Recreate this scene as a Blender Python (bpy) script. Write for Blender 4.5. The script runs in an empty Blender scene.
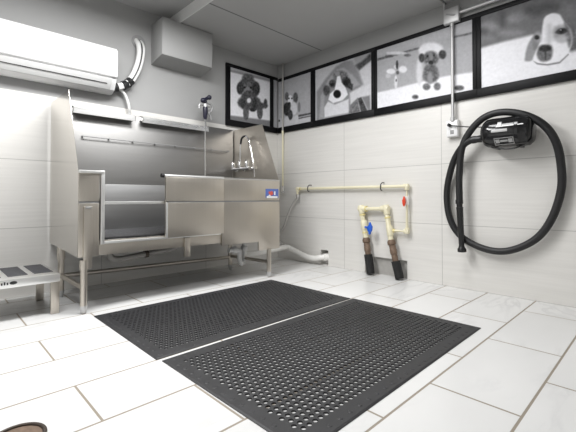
import bpy, bmesh, math, random
import numpy as np
from mathutils import Vector, Matrix, Euler
random.seed(7)
SC = bpy.context.scene
COL = SC.collection
PI = math.pi

# ------------------------------------------------------------------ mesh builder
class MB:
    def __init__(s):
        s.bm = bmesh.new()
    def box(s, x0, x1, y0, y1, z0, z1, bev=0.0, seg=2):
        b = bmesh.new()
        bmesh.ops.create_cube(b, size=1.0)
        bmesh.ops.scale(b, vec=(abs(x1-x0), abs(y1-y0), abs(z1-z0)), verts=b.verts)
        bmesh.ops.translate(b, vec=((x0+x1)/2, (y0+y1)/2, (z0+z1)/2), verts=b.verts)
        if bev > 0:
            bmesh.ops.bevel(b, geom=list(b.edges), offset=bev, segments=seg, affect='EDGES', profile=0.5)
        return s.merge(b)
    def merge(s, b, mat=None):
        if mat is not None: bmesh.ops.transform(b, matrix=mat, verts=b.verts)
        me = bpy.data.meshes.new('tmp'); b.to_mesh(me); b.free()
        s.bm.from_mesh(me); bpy.data.meshes.remove(me)
        return s
    def prism(s, pts, axis, a, c, bev=0.0):
        """polygon pts in the two other axes (in xyz order), extruded along axis from a to c"""
        b = bmesh.new()
        def v(p, t):
            q = list(p); q.insert(axis, t); return b.verts.new(q)
        A = [v(p, a) for p in pts]; B = [v(p, c) for p in pts]
        b.faces.new(A); b.faces.new(B[::-1])
        n = len(pts)
        for i in range(n):
            b.faces.new((A[i], B[i], B[(i+1) % n], A[(i+1) % n]))
        bmesh.ops.recalc_face_normals(b, faces=b.faces)
        if bev > 0:
            bmesh.ops.bevel(b, geom=list(b.edges), offset=bev, segments=2, affect='EDGES', profile=0.5)
        return s.merge(b)
    def tube(s, path, r, seg=14, smooth=0, cap=True, rfun=None):
        P = [Vector(p) for p in path]
        if smooth: P = spline(P, smooth)
        n = len(P)
        T = [(P[min(i+1, n-1)]-P[max(i-1, 0)]).normalized() for i in range(n)]
        up = Vector((0, 0, 1)) if abs(T[0].z) < .9 else Vector((1, 0, 0))
        N = (up-T[0]*up.dot(T[0])).normalized()
        b = bmesh.new(); rings = []
        for i in range(n):
            N = (N-T[i]*N.dot(T[i])).normalized(); Bn = T[i].cross(N)
            k = 1.0
            if 0 < i < n-1 and not smooth:
                c = (P[i]-P[i-1]).normalized().dot(T[i]); k = 1/max(c, .5)
            rr = rfun(i/(n-1)) if rfun else r
            rings.append([b.verts.new(P[i]+(N*math.cos(2*PI*j/seg)+Bn*math.sin(2*PI*j/seg))*rr) for j in range(seg)])
        for i in range(n-1):
            for j in range(seg):
                f = b.faces.new((rings[i][j], rings[i][(j+1) % seg], rings[i+1][(j+1) % seg], rings[i+1][j])); f.smooth = True
        if cap:
            b.faces.new(rings[0][::-1]); b.faces.new(rings[-1])
        bmesh.ops.recalc_face_normals(b, faces=b.faces)
        return s.merge(b)
    def lathe(s, prof, p0, p1, seg=24, closed=True):
        """profile [(t along p0->p1 in metres, radius)]"""
        p0 = Vector(p0); d = (Vector(p1)-p0).normalized()
        up = Vector((0, 0, 1)) if abs(d.z) < .9 else Vector((1, 0, 0))
        N = (up-d*up.dot(d)).normalized(); Bn = d.cross(N)
        b = bmesh.new(); rings = []
        for t, r in prof:
            rings.append([b.verts.new(p0+d*t+(N*math.cos(2*PI*j/seg)+Bn*math.sin(2*PI*j/seg))*max(r, 1e-4)) for j in range(seg)])
        for i in range(len(prof)-1):
            for j in range(seg):
                f = b.faces.new((rings[i][j], rings[i][(j+1) % seg], rings[i+1][(j+1) % seg], rings[i+1][j])); f.smooth = True
        if closed:
            b.faces.new(rings[0][::-1]); b.faces.new(rings[-1])
        for e in b.edges:
            if len(e.link_faces) == 2:
                pass
        bmesh.ops.recalc_face_normals(b, faces=b.faces)
        return s.merge(b)
    def ball(s, c, r, sx=1, sy=1, sz=1):
        b = bmesh.new(); bmesh.ops.create_uvsphere(b, u_segments=16, v_segments=10, radius=r)
        for f in b.faces: f.smooth = True
        bmesh.ops.scale(b, vec=(sx, sy, sz), verts=b.verts); bmesh.ops.translate(b, vec=c, verts=b.verts)
        return s.merge(b)
    def build(s, name, mat, parent=None, origin=None):
        me = bpy.data.meshes.new(name)
        off = root_loc(parent) if parent else Vector(origin or (0, 0, 0))
        bmesh.ops.translate(s.bm, vec=-off, verts=s.bm.verts)
        s.bm.to_mesh(me); s.bm.free()
        me.materials.append(mat)
        try: me.set_sharp_from_angle(angle=math.radians(38))
        except Exception: pass
        o = bpy.data.objects.new(name, me); COL.objects.link(o)
        if parent: o.parent = parent
        else: o.location = off
        return o

def root_loc(o):
    while o.parent: o = o.parent
    return Vector(o.location)

def spline(P, k):
    out = []
    n = len(P)
    for i in range(n-1):
        a = P[i-1] if i > 0 else P[i]*2-P[i+1]
        b, c = P[i], P[i+1]
        d = P[i+2] if i+2 < n else P[i+1]*2-P[i]
        for j in range(k):
            t = j/k
            out.append(0.5*((2*b)+(c-a)*t+(2*a-5*b+4*c-d)*t*t+(3*b-a-3*c+d)*t**3))
    out.append(P[-1])
    return out

def tag(o, label, cat, group=None):
    o['label'] = label; o['category'] = cat
    if group: o['group'] = group
    return o
def thing(name, loc, label, cat, group=None):
    o = bpy.data.objects.new(name, None); COL.objects.link(o)
    o.location = loc; o.empty_display_size = .1
    return tag(o, label, cat, group)
def struct(o):
    o['kind'] = 'structure'; return o

# ------------------------------------------------------------------ materials
def mat(name, col, rough=.5, metal=0.0, spec=.5):
    m = bpy.data.materials.new(name); m.use_nodes = True
    b = m.node_tree.nodes['Principled BSDF']
    b.inputs['Base Color'].default_value = (*col, 1); b.inputs['Roughness'].default_value = rough
    b.inputs['Metallic'].default_value = metal; b.inputs['Specular IOR Level'].default_value = spec
    return m
def nodes(m): return m.node_tree.nodes, m.node_tree.links, m.node_tree.nodes['Principled BSDF']
def noise_var(m, scale=(20, 20, 20), amt=.1, detail=3, rough_amt=0.0, bump=0.0):
    """procedural colour/roughness variation in object space"""
    N, L, b = nodes(m)
    tc = N.new('ShaderNodeTexCoord'); mp = N.new('ShaderNodeMapping'); mp.inputs['Scale'].default_value = scale
    nz = N.new('ShaderNodeTexNoise'); nz.inputs['Scale'].default_value = 1; nz.inputs['Detail'].default_value = detail
    L.new(tc.outputs['Object'], mp.inputs['Vector']); L.new(mp.outputs['Vector'], nz.inputs['Vector'])
    col = b.inputs['Base Color'].default_value[:]
    mx = N.new('ShaderNodeMix'); mx.data_type = 'RGBA'
    mx.inputs['A'].default_value = [max(0, c*(1-amt)) for c in col[:3]]+[1]
    mx.inputs['B'].default_value = [min(1, c*(1+amt)) for c in col[:3]]+[1]
    L.new(nz.outputs['Fac'], mx.inputs['Factor']); L.new(mx.outputs['Result'], b.inputs['Base Color'])
    if rough_amt:
        mr = N.new('ShaderNodeMapRange'); r = b.inputs['Roughness'].default_value
        mr.inputs['To Min'].default_value = max(.02, r-rough_amt); mr.inputs['To Max'].default_value = r+rough_amt
        L.new(nz.outputs['Fac'], mr.inputs['Value']); L.new(mr.outputs['Result'], b.inputs['Roughness'])
    if bump:
        bp = N.new('ShaderNodeBump'); bp.inputs['Strength'].default_value = bump; bp.inputs['Distance'].default_value = .002
        L.new(nz.outputs['Fac'], bp.inputs['Height']); L.new(bp.outputs['Normal'], b.inputs['Normal'])
    return m
def math_node(N, L, op, a, b=None):
    n = N.new('ShaderNodeMath'); n.operation = op
    for i, v in enumerate((a, b)):
        if v is None: continue
        if isinstance(v, (int, float)): n.inputs[i].default_value = v
        else: L.new(v, n.inputs[i])
    return n.outputs[0]
def ramp(N, L, src, a, b, ca=0.0, cb=1.0):
    n = N.new('ShaderNodeMapRange'); n.inputs['From Min'].default_value = a; n.inputs['From Max'].default_value = b
    n.inputs['To Min'].default_value = ca; n.inputs['To Max'].default_value = cb
    L.new(src, n.inputs['Value']); return n.outputs['Result']
def mixc(N, L, f, a, b):
    n = N.new('ShaderNodeMix'); n.data_type = 'RGBA'
    for k, v in (('Factor', f), ('A', a), ('B', b)):
        if isinstance(v, (tuple, list)): n.inputs[k].default_value = (*v, 1)
        elif isinstance(v, (int, float)): n.inputs[k].default_value = v
        else: L.new(v, n.inputs[k])
    return n.outputs['Result']
def brick(N, L, u, v, w, h, offset, mortar):
    cb = N.new('ShaderNodeCombineXYZ'); L.new(u, cb.inputs[0]); L.new(v, cb.inputs[1])
    bk = N.new('ShaderNodeTexBrick'); bk.offset = offset; bk.offset_frequency = 2; bk.squash = 1
    bk.inputs['Color1'].default_value = (0, 0, 0, 1); bk.inputs['Color2'].default_value = (1, 1, 1, 1)
    bk.inputs['Mortar'].default_value = (0, 0, 0, 1)
    bk.inputs['Scale'].default_value = 1; bk.inputs['Mortar Size'].default_value = mortar
    bk.inputs['Mortar Smooth'].default_value = .1
    bk.inputs['Brick Width'].default_value = w; bk.inputs['Row Height'].default_value = h
    L.new(cb.outputs[0], bk.inputs['Vector'])
    return bk.outputs['Color'], bk.outputs['Fac']

def wall_mat(name, horiz, shift):
    """streaky large format tile up to 1.8 m, grey paint above"""
    m = mat(name, (.7, .69, .67), .4); N, L, b = nodes(m)
    g = N.new('ShaderNodeNewGeometry'); sp = N.new('ShaderNodeSeparateXYZ'); L.new(g.outputs['Position'], sp.inputs[0])
    x, y, z = sp.outputs
    u = math_node(N, L, 'MULTIPLY_ADD', x if horiz == 'x' else y, -1.0)
    u.node.inputs[2].default_value = shift
    bc, bf = brick(N, L, u, z, 1.2, .6, 0.0, .0028)
    cb = N.new('ShaderNodeCombineXYZ'); L.new(math_node(N, L, 'MULTIPLY', u, 1.6), cb.inputs[0]); L.new(math_node(N, L, 'MULTIPLY', z, 38.0), cb.inputs[1])
    L.new(math_node(N, L, 'MULTIPLY', bc, 7.0), cb.inputs[2])
    nz = N.new('ShaderNodeTexNoise'); nz.inputs['Scale'].default_value = 1; nz.inputs['Detail'].default_value = 4; L.new(cb.outputs[0], nz.inputs['Vector'])
    tile = mixc(N, L, ramp(N, L, nz.outputs['Fac'], .3, .7), TILE_A, TILE_B)
    tile = mixc(N, L, bf, tile, TILE_GROUT)
    nz2 = N.new('ShaderNodeTexNoise'); nz2.inputs['Scale'].default_value = 3; nz2.inputs['Detail'].default_value = 5; L.new(g.outputs['Position'], nz2.inputs['Vector'])
    paint = mixc(N, L, nz2.outputs['Fac'], PAINT_A, PAINT_B)
    up = math_node(N, L, 'GREATER_THAN', z, 1.8)
    L.new(mixc(N, L, up, tile, paint), b.inputs['Base Color'])
    L.new(ramp(N, L, up, 0, 1, .34, .75), b.inputs['Roughness'])
    bp = N.new('ShaderNodeBump'); bp.inputs['Strength'].default_value = .25; bp.inputs['Distance'].default_value = .002; bp.invert = True
    L.new(math_node(N, L, 'MULTIPLY', bf, math_node(N, L, 'SUBTRACT', 1.0, up)), bp.inputs['Height']); L.new(bp.outputs['Normal'], b.inputs['Normal'])
    return m

TILE_A = (.70, .685, .655); TILE_B = (.755, .74, .71); TILE_GROUT = (.45, .44, .42)
PAINT_A = (.34, .34, .338); PAINT_B = (.38, .38, .377)

def floor_mat():
    m = mat('marble_floor_tile', (.8, .8, .79), .3); N, L, b = nodes(m)
    g = N.new('ShaderNodeNewGeometry'); sp = N.new('ShaderNodeSeparateXYZ'); L.new(g.outputs['Position'], sp.inputs[0])
    x, y, z = sp.outputs
    u = math_node(N, L, 'ADD', x, 1.581+.795*20); v = math_node(N, L, 'ADD', y, 1.30+.3755*20)
    bc, bf = brick(N, L, u, v, .795, .3755, .5, .0056)
    # veins, different in every tile
    off = N.new('ShaderNodeCombineXYZ'); L.new(math_node(N, L, 'MULTIPLY', bc, 9.0), off.inputs[2])
    L.new(math_node(N, L, 'MULTIPLY', bc, 5.0), off.inputs[0])
    ad = N.new('ShaderNodeVectorMath'); ad.operation = 'ADD'; L.new(g.outputs['Position'], ad.inputs[0]); L.new(off.outputs[0], ad.inputs[1])
    nz = N.new('ShaderNodeTexNoise'); nz.inputs['Scale'].default_value = 1.6; nz.inputs['Detail'].default_value = 6; nz.inputs['Roughness'].default_value = .55
    nz.inputs['Distortion'].default_value = .8
    mpv = N.new('ShaderNodeMapping'); mpv.inputs['Rotation'].default_value = (0, 0, .5); mpv.inputs['Scale'].default_value = (.6, 1.9, 1)
    L.new(ad.outputs[0], mpv.inputs['Vector']); L.new(mpv.outputs['Vector'], nz.inputs['Vector'])
    d = math_node(N, L, 'ABSOLUTE', math_node(N, L, 'SUBTRACT', nz.outputs['Fac'], .5))
    vein = ramp(N, L, d, 0.0, .035, 1.0, 0.0)
    nz2 = N.new('ShaderNodeTexNoise'); nz2.inputs['Scale'].default_value = 1.1; nz2.inputs['Detail'].default_value = 3; L.new(ad.outputs[0], nz2.inputs['Vector'])
    vein = math_node(N, L, 'MULTIPLY', vein, ramp(N, L, nz2.outputs['Fac'], .45, .7))
    c = mixc(N, L, ramp(N, L, nz2.outputs['Fac'], .3, .7), FLOOR_A, FLOOR_B)
    c = mixc(N, L, math_node(N, L, 'MULTIPLY', vein, .4), c, (.5, .5, .51))
    c = mixc(N, L, bf, c, (.30, .26, .21))
    L.new(c, b.inputs['Base Color'])
    L.new(ramp(N, L, bf, 0, 1, .27, .7), b.inputs['Roughness'])
    bp = N.new('ShaderNodeBump'); bp.inputs['Strength'].default_value = .3; bp.inputs['Distance'].default_value = .002; bp.invert = True
    L.new(bf, bp.inputs['Height']); L.new(bp.outputs['Normal'], b.inputs['Normal'])
    return m
FLOOR_A = (.71, .708, .70); FLOOR_B = (.77, .768, .76)

def steel_mat(name, col, rough, axis):
    """brushed stainless, grain along one axis"""
    m = mat(name, col, rough, 1.0); sc = [70, 70, 70]; sc[axis] = 1.5
    noise_var(m, tuple(sc), .05, 3, .06, .05)
    return m
M = {}
M['steel'] = steel_mat('brushed_stainless', (.56, .52, .465), .36, 2)
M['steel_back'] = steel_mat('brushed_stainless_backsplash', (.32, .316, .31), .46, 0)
M['steel_h'] = steel_mat('brushed_stainless_long', (.66, .645, .62), .30, 0)
M['steel_side'] = noise_var(mat('polished_stainless_side', (.68, .655, .615), .20, 1.0), (40, 40, 1.5), .03, 3, .03)
M['steel_bright'] = steel_mat('bright_stainless_trim', (.86, .86, .85), .28, 0)
M['steel_inner'] = steel_mat('shaded_stainless_basin', (.38, .38, .38), .45, 0)  # shade inside the basin is put into this darker steel colour
M['grate'] = steel_mat('dark_grate_steel', (.13, .13, .135), .5, 0)  # darker steel than the tub panels
M['trim'] = noise_var(mat('satin_stainless_trim', (.85, .85, .84), .38, 1.0), (8, 8, 8), .02)
M['chrome'] = noise_var(mat('chrome', (.88, .88, .89), .08, 1.0), (9, 9, 9), .02)
M['white_pl'] = noise_var(mat('white_gloss_plastic', (.86, .86, .86), .28), (4, 4, 4), .015)
M['white_mt'] = noise_var(mat('white_matt_plastic', (.80, .80, .79), .55), (25, 25, 25), .03)
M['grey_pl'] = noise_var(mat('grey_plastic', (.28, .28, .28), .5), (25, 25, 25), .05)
M['louver'] = noise_var(mat('pale_grey_plastic', (.60, .60, .595), .45), (6, 6, 6), .03)
M['black_pl'] = noise_var(mat('black_plastic', (.012, .012, .013), .35), (30, 30, 30), .2)
M['black_gl'] = noise_var(mat('black_gloss_enamel', (.009, .009, .010), .12), (8, 8, 8), .1)
M['hose'] = noise_var(mat('black_hose_rubber', (.010, .010, .011), .5), (40, 40, 40), .2)
M['rubber'] = noise_var(mat('black_mat_rubber', (.022, .022, .024), .55), (14, 14, 14), .35, 5, .1)
M['frame'] = noise_var(mat('black_frame_wood', (.004, .004, .005), .5, 0, .2), (20, 20, 20), .2)
M['pvc'] = noise_var(mat('cream_cpvc', (.80, .75, .55), .4), (12, 12, 12), .05)
M['pvc_y'] = noise_var(mat('yellow_cement_stain', (.78, .68, .33), .45), (40, 40, 40), .15)
M['white_pvc'] = noise_var(mat('white_pvc', (.84, .83, .80), .35), (12, 12, 12), .04)
M['drain_grey'] = noise_var(mat('grey_drain_plastic', (.27, .26, .245), .5), (12, 12, 12), .05)
M['grey_pipe'] = noise_var(mat('grey_painted_pipe', (.40, .39, .37), .5), (12, 12, 12), .05)
M['conduit'] = noise_var(mat('galvanised_conduit', (.52, .52, .52), .45, .6), (12, 12, 12), .08)
M['brass'] = noise_var(mat('tarnished_brass', (.17, .115, .08), .6, .2), (60, 60, 60), .5, 4)
M['blue'] = noise_var(mat('blue_plastic_handle', (.02, .12, .62), .35), (20, 20, 20), .08)
M['red'] = noise_var(mat('red_plastic_handle', (.72, .07, .03), .35), (20, 20, 20), .08)
M['navy'] = noise_var(mat('navy_blue_grip', (.012, .012, .028), .4), (20, 20, 20), .1)
M['ins'] = noise_var(mat('black_foam_sleeve', (.012, .012, .012), .8), (50, 50, 50), .4)
M['wallbox'] = noise_var(mat('grey_painted_sheet', (.35, .35, .347), .6), (4, 4, 4), .03)
M['braid'] = noise_var(mat('braided_grey_hose', (.58, .57, .55), .4, .5), (160, 160, 160), .3)
M['pad'] = noise_var(mat('charcoal_grip_tread', (.055, .056, .062), .75), (220, 220, 220), .5, 2, 0, .3)
M['dark'] = noise_var(mat('dark_ring', (.06, .045, .035), .5, .4), (50, 50, 50), .3)
M['sticker_blue'] = noise_var(mat('blue_label', (.10, .16, .45), .4), (20, 20, 20), .1)
M['sticker_red'] = noise_var(mat('red_label', (.60, .10, .08), .4), (20, 20, 20), .1)
M['sticker_white'] = noise_var(mat('white_label', (.85, .85, .86), .4), (20, 20, 20), .03)
M['silver'] = noise_var(mat('silver_print', (.42, .42, .42), .4, .5), (20, 20, 20), .1)
M['concrete'] = noise_var(mat('grey_cement', (.40, .39, .37), .85), (18, 18, 18), .2, 5)
M['floor'] = floor_mat()
M['wall_x'] = wall_mat('tiled_back_wall', 'x', 0.0)
M['wall_y'] = wall_mat('tiled_right_wall', 'y', .008)
M['paint'] = noise_var(mat('white_wall_paint', (.72, .72, .71), .6), (2, 2, 2), .03)
def ceil_mat():
    m = mat('grey_ceiling_board', (.4, .4, .4), .6); N, L, b = nodes(m)
    g = N.new('ShaderNodeNewGeometry'); sp = N.new('ShaderNodeSeparateXYZ'); L.new(g.outputs['Position'], sp.inputs[0])
    nz = N.new('ShaderNodeTexNoise'); nz.inputs['Scale'].default_value = 2; nz.inputs['Detail'].default_value = 4; L.new(g.outputs['Position'], nz.inputs['Vector'])
    c = mixc(N, L, nz.outputs['Fac'], CEIL_A, CEIL_B)
    # seams between boards every 1.62 m along Y
    f = math_node(N, L, 'ABSOLUTE', math_node(N, L, 'SUBTRACT', math_node(N, L, 'PINGPONG', math_node(N, L, 'ADD', sp.outputs[1], .83), .81), 0.0))
    seam = math_node(N, L, 'LESS_THAN', f, .010)
    L.new(mixc(N, L, seam, c, (.16, .16, .16)), b.inputs['Base Color'])
    return m
CEIL_A = (.40, .40, .396); CEIL_B = (.44, .44, .436)
M['ceil'] = ceil_mat()
# print shapes: (ink tone, edge softness in m, outline as (position along wall, height) in m)
PRINTS = {
 1: [
  (0.72,0.03,[(-1.018,2.671),(0.003,2.691),(0.003,2.513),(-1.017,2.517)]),
  (0.6,0.01,[(-1.017,2.521),(0.003,2.559),(0.003,2.523),(-1.017,2.49)]),
  (0.5,0.015,[(-1.015,1.922),(0.003,1.967),(0.003,1.828),(-1.015,1.79)]),
  (0.42,0.02,[(-0.471,2.508),(-0.481,2.483),(-0.509,2.458),(-0.55,2.439),(-0.595,2.429),(-0.635,2.43),(-0.662,2.442),(-0.672,2.462),(-0.662,2.486),(-0.635,2.511),(-0.595,2.53),(-0.55,2.54),(-0.509,2.54),(-0.481,2.528)]),
  (0.36,0.02,[(-0.421,2.418),(-0.437,2.367),(-0.479,2.32),(-0.539,2.287),(-0.605,2.274),(-0.663,2.283),(-0.703,2.312),(-0.717,2.355),(-0.703,2.404),(-0.664,2.45),(-0.605,2.484),(-0.54,2.499),(-0.479,2.491),(-0.437,2.462)]),
  (0.24,0.015,[(-0.643,2.324),(-0.648,2.287),(-0.664,2.254),(-0.687,2.234),(-0.713,2.229),(-0.736,2.24),(-0.751,2.266),(-0.757,2.301),(-0.751,2.338),(-0.736,2.37),(-0.713,2.391),(-0.688,2.396),(-0.665,2.385),(-0.649,2.359)]),
  (0.24,0.015,[(-0.359,2.375),(-0.366,2.33),(-0.385,2.291),(-0.412,2.266),(-0.442,2.26),(-0.469,2.274),(-0.488,2.306),(-0.495,2.348),(-0.488,2.392),(-0.47,2.431),(-0.443,2.456),(-0.413,2.463),(-0.385,2.449),(-0.366,2.418)]),
  (0.46,0.015,[(-0.495,2.388),(-0.502,2.364),(-0.524,2.341),(-0.555,2.325),(-0.589,2.318),(-0.62,2.321),(-0.641,2.335),(-0.649,2.356),(-0.641,2.379),(-0.62,2.402),(-0.59,2.418),(-0.555,2.426),(-0.524,2.422),(-0.503,2.409)]),
  (0.58,0.015,[(-0.507,2.319),(-0.513,2.295),(-0.531,2.273),(-0.558,2.258),(-0.587,2.253),(-0.613,2.257),(-0.63,2.272),(-0.637,2.293),(-0.631,2.316),(-0.613,2.338),(-0.587,2.353),(-0.558,2.359),(-0.532,2.355),(-0.513,2.34)]),
  (0.08,0.01,[(-0.552,2.291),(-0.554,2.282),(-0.562,2.274),(-0.572,2.269),(-0.584,2.266),(-0.595,2.268),(-0.602,2.273),(-0.605,2.281),(-0.602,2.289),(-0.595,2.297),(-0.584,2.303),(-0.572,2.305),(-0.562,2.304),(-0.554,2.299)]),
  (0.08,0.01,[(-0.608,2.345),(-0.609,2.339),(-0.614,2.333),(-0.621,2.329),(-0.629,2.327),(-0.636,2.329),(-0.641,2.332),(-0.643,2.338),(-0.641,2.345),(-0.636,2.35),(-0.629,2.355),(-0.621,2.356),(-0.614,2.355),(-0.61,2.351)]),
  (0.08,0.01,[(-0.501,2.363),(-0.502,2.356),(-0.507,2.35),(-0.515,2.346),(-0.523,2.344),(-0.53,2.346),(-0.535,2.35),(-0.537,2.355),(-0.535,2.362),(-0.53,2.368),(-0.523,2.372),(-0.515,2.374),(-0.508,2.373),(-0.503,2.369)]),
  (0.33,0.02,[(-0.421,2.259),(-0.435,2.221),(-0.472,2.186),(-0.525,2.161),(-0.583,2.151),(-0.635,2.157),(-0.67,2.178),(-0.683,2.209),(-0.67,2.246),(-0.635,2.281),(-0.584,2.306),(-0.525,2.318),(-0.472,2.313),(-0.435,2.292)]),
  (0.35,0.02,[(-0.34,2.187),(-0.361,2.137),(-0.42,2.091),(-0.503,2.057),(-0.593,2.042),(-0.672,2.048),(-0.726,2.075),(-0.745,2.115),(-0.726,2.162),(-0.673,2.208),(-0.593,2.243),(-0.503,2.26),(-0.42,2.256),(-0.361,2.23)]),
  (0.33,0.02,[(-0.308,2.149),(-0.319,2.12),(-0.349,2.093),(-0.391,2.074),(-0.438,2.066),(-0.48,2.071),(-0.508,2.088),(-0.518,2.113),(-0.508,2.141),(-0.48,2.168),(-0.438,2.187),(-0.392,2.196),(-0.349,2.191),(-0.319,2.175)]),
  (0.24,0.015,[(-0.599,2.127),(-0.603,2.096),(-0.616,2.069),(-0.635,2.053),(-0.655,2.049),(-0.674,2.06),(-0.687,2.082),(-0.691,2.111),(-0.687,2.142),(-0.674,2.168),(-0.656,2.185),(-0.635,2.189),(-0.616,2.179),(-0.603,2.157)]),
  (0.24,0.015,[(-0.409,2.18),(-0.413,2.148),(-0.425,2.121),(-0.442,2.104),(-0.461,2.101),(-0.478,2.112),(-0.49,2.134),(-0.494,2.165),(-0.49,2.196),(-0.478,2.223),(-0.461,2.24),(-0.442,2.244),(-0.425,2.233),(-0.413,2.21)]),
  (0.92,0.012,[(-0.515,2.185),(-0.519,2.168),(-0.529,2.154),(-0.543,2.145),(-0.559,2.142),(-0.574,2.146),(-0.583,2.157),(-0.587,2.171),(-0.583,2.187),(-0.574,2.201),(-0.559,2.211),(-0.543,2.214),(-0.529,2.21),(-0.519,2.199)]),
  (0.38,0.012,[(-0.551,2.013),(-0.556,1.965),(-0.57,1.926),(-0.59,1.902),(-0.612,1.899),(-0.632,1.917),(-0.646,1.952),(-0.651,1.997),(-0.646,2.044),(-0.632,2.084),(-0.613,2.108),(-0.59,2.112),(-0.57,2.095),(-0.556,2.059)]),
  (0.38,0.012,[(-0.305,2.062),(-0.31,2.015),(-0.325,1.975),(-0.347,1.952),(-0.371,1.948),(-0.392,1.965),(-0.406,2.0),(-0.412,2.045),(-0.407,2.092),(-0.392,2.131),(-0.371,2.155),(-0.347,2.159),(-0.325,2.142),(-0.311,2.108)]),
  (0.2,0.012,[(-0.427,2.074),(-0.433,2.06),(-0.448,2.048),(-0.47,2.039),(-0.494,2.035),(-0.516,2.037),(-0.531,2.044),(-0.536,2.056),(-0.531,2.069),(-0.516,2.081),(-0.494,2.09),(-0.47,2.094),(-0.448,2.093),(-0.433,2.085)]),
  (0.33,0.02,[(-0.212,2.166),(-0.223,2.147),(-0.256,2.128),(-0.302,2.112),(-0.353,2.104),(-0.398,2.104),(-0.429,2.112),(-0.44,2.127),(-0.429,2.145),(-0.398,2.164),(-0.353,2.179),(-0.302,2.188),(-0.256,2.189),(-0.223,2.181)]),
  (0.3,0.015,[(-0.225,2.193),(-0.228,2.163),(-0.237,2.137),(-0.25,2.122),(-0.264,2.119),(-0.277,2.13),(-0.286,2.153),(-0.289,2.182),(-0.286,2.212),(-0.277,2.237),(-0.264,2.253),(-0.25,2.256),(-0.237,2.245),(-0.228,2.223)]),
  (0.66,0.004,[(-0.123,2.661),(0.02,2.669),(0.02,1.856),(-0.123,1.837)]),
],
 2: [
  (0.8,0.02,[(0.144,2.014),(-0.715,1.977),(-0.714,1.828),(0.144,1.867)]),
  (0.3,0.008,[(0.106,2.011),(-0.063,1.99),(-0.063,1.96),(0.106,1.98)]),
  (0.3,0.008,[(-0.429,2.0),(-0.684,1.993),(-0.684,1.97),(-0.428,1.969)]),
  (0.35,0.008,[(-0.428,1.959),(-0.684,1.957),(-0.684,1.943),(-0.428,1.94)]),
  (0.72,0.02,[(-0.402,2.256),(-0.391,2.221),(-0.359,2.196),(-0.313,2.188),(-0.261,2.198),(-0.213,2.223),(-0.18,2.261),(-0.168,2.302),(-0.18,2.338),(-0.213,2.362),(-0.261,2.37),(-0.313,2.359),(-0.359,2.332),(-0.391,2.296)]),
  (0.38,0.015,[(-0.242,2.292),(-0.238,2.267),(-0.227,2.249),(-0.212,2.24),(-0.195,2.244),(-0.179,2.258),(-0.168,2.281),(-0.164,2.307),(-0.168,2.332),(-0.179,2.351),(-0.195,2.359),(-0.212,2.356),(-0.227,2.341),(-0.238,2.319)]),
  (0.35,0.015,[(-0.422,2.24),(-0.418,2.21),(-0.405,2.187),(-0.386,2.177),(-0.365,2.181),(-0.346,2.198),(-0.333,2.226),(-0.328,2.258),(-0.333,2.289),(-0.346,2.312),(-0.365,2.322),(-0.386,2.318),(-0.405,2.3),(-0.418,2.272)]),
  (0.93,0.012,[(-0.321,2.218),(-0.316,2.185),(-0.303,2.161),(-0.284,2.149),(-0.262,2.153),(-0.243,2.172),(-0.229,2.201),(-0.224,2.237),(-0.229,2.27),(-0.243,2.295),(-0.262,2.306),(-0.284,2.302),(-0.303,2.283),(-0.317,2.253)]),
  (0.12,0.008,[(-0.28,2.187),(-0.278,2.18),(-0.271,2.175),(-0.261,2.174),(-0.25,2.176),(-0.24,2.181),(-0.234,2.188),(-0.231,2.196),(-0.234,2.203),(-0.241,2.208),(-0.25,2.209),(-0.261,2.207),(-0.271,2.202),(-0.278,2.195)]),
  (0.15,0.008,[(-0.259,2.259),(-0.258,2.254),(-0.254,2.251),(-0.248,2.249),(-0.242,2.251),(-0.237,2.254),(-0.233,2.259),(-0.231,2.265),(-0.233,2.27),(-0.237,2.273),(-0.242,2.275),(-0.248,2.273),(-0.254,2.27),(-0.258,2.265)]),
  (0.15,0.008,[(-0.318,2.248),(-0.316,2.243),(-0.313,2.24),(-0.307,2.238),(-0.301,2.239),(-0.296,2.243),(-0.292,2.248),(-0.29,2.253),(-0.292,2.258),(-0.296,2.262),(-0.301,2.263),(-0.307,2.262),(-0.313,2.259),(-0.316,2.254)]),
  (0.2,0.015,[(-0.307,2.099),(-0.298,2.059),(-0.274,2.029),(-0.237,2.016),(-0.197,2.022),(-0.16,2.047),(-0.134,2.086),(-0.125,2.131),(-0.134,2.172),(-0.16,2.202),(-0.197,2.214),(-0.238,2.207),(-0.274,2.181),(-0.299,2.143)]),
  (0.86,0.015,[(-0.409,2.092),(-0.402,2.053),(-0.383,2.024),(-0.356,2.011),(-0.326,2.016),(-0.299,2.038),(-0.28,2.074),(-0.273,2.115),(-0.28,2.154),(-0.299,2.183),(-0.326,2.196),(-0.357,2.19),(-0.384,2.167),(-0.402,2.132)]),
  (0.25,0.012,[(-0.321,2.017),(-0.316,1.986),(-0.303,1.963),(-0.284,1.952),(-0.262,1.955),(-0.242,1.972),(-0.229,2.0),(-0.224,2.032),(-0.229,2.064),(-0.243,2.087),(-0.262,2.098),(-0.284,2.094),(-0.303,2.077),(-0.316,2.049)]),
  (0.82,0.012,[(-0.242,1.963),(-0.238,1.943),(-0.227,1.927),(-0.212,1.92),(-0.194,1.922),(-0.179,1.934),(-0.168,1.953),(-0.164,1.975),(-0.168,1.996),(-0.179,2.012),(-0.194,2.019),(-0.212,2.016),(-0.227,2.004),(-0.238,1.985)]),
  (0.82,0.012,[(-0.435,1.944),(-0.431,1.922),(-0.42,1.905),(-0.404,1.897),(-0.386,1.9),(-0.37,1.912),(-0.359,1.932),(-0.355,1.956),(-0.359,1.978),(-0.37,1.995),(-0.386,2.003),(-0.404,2.0),(-0.42,1.987),(-0.431,1.967)]),
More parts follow.
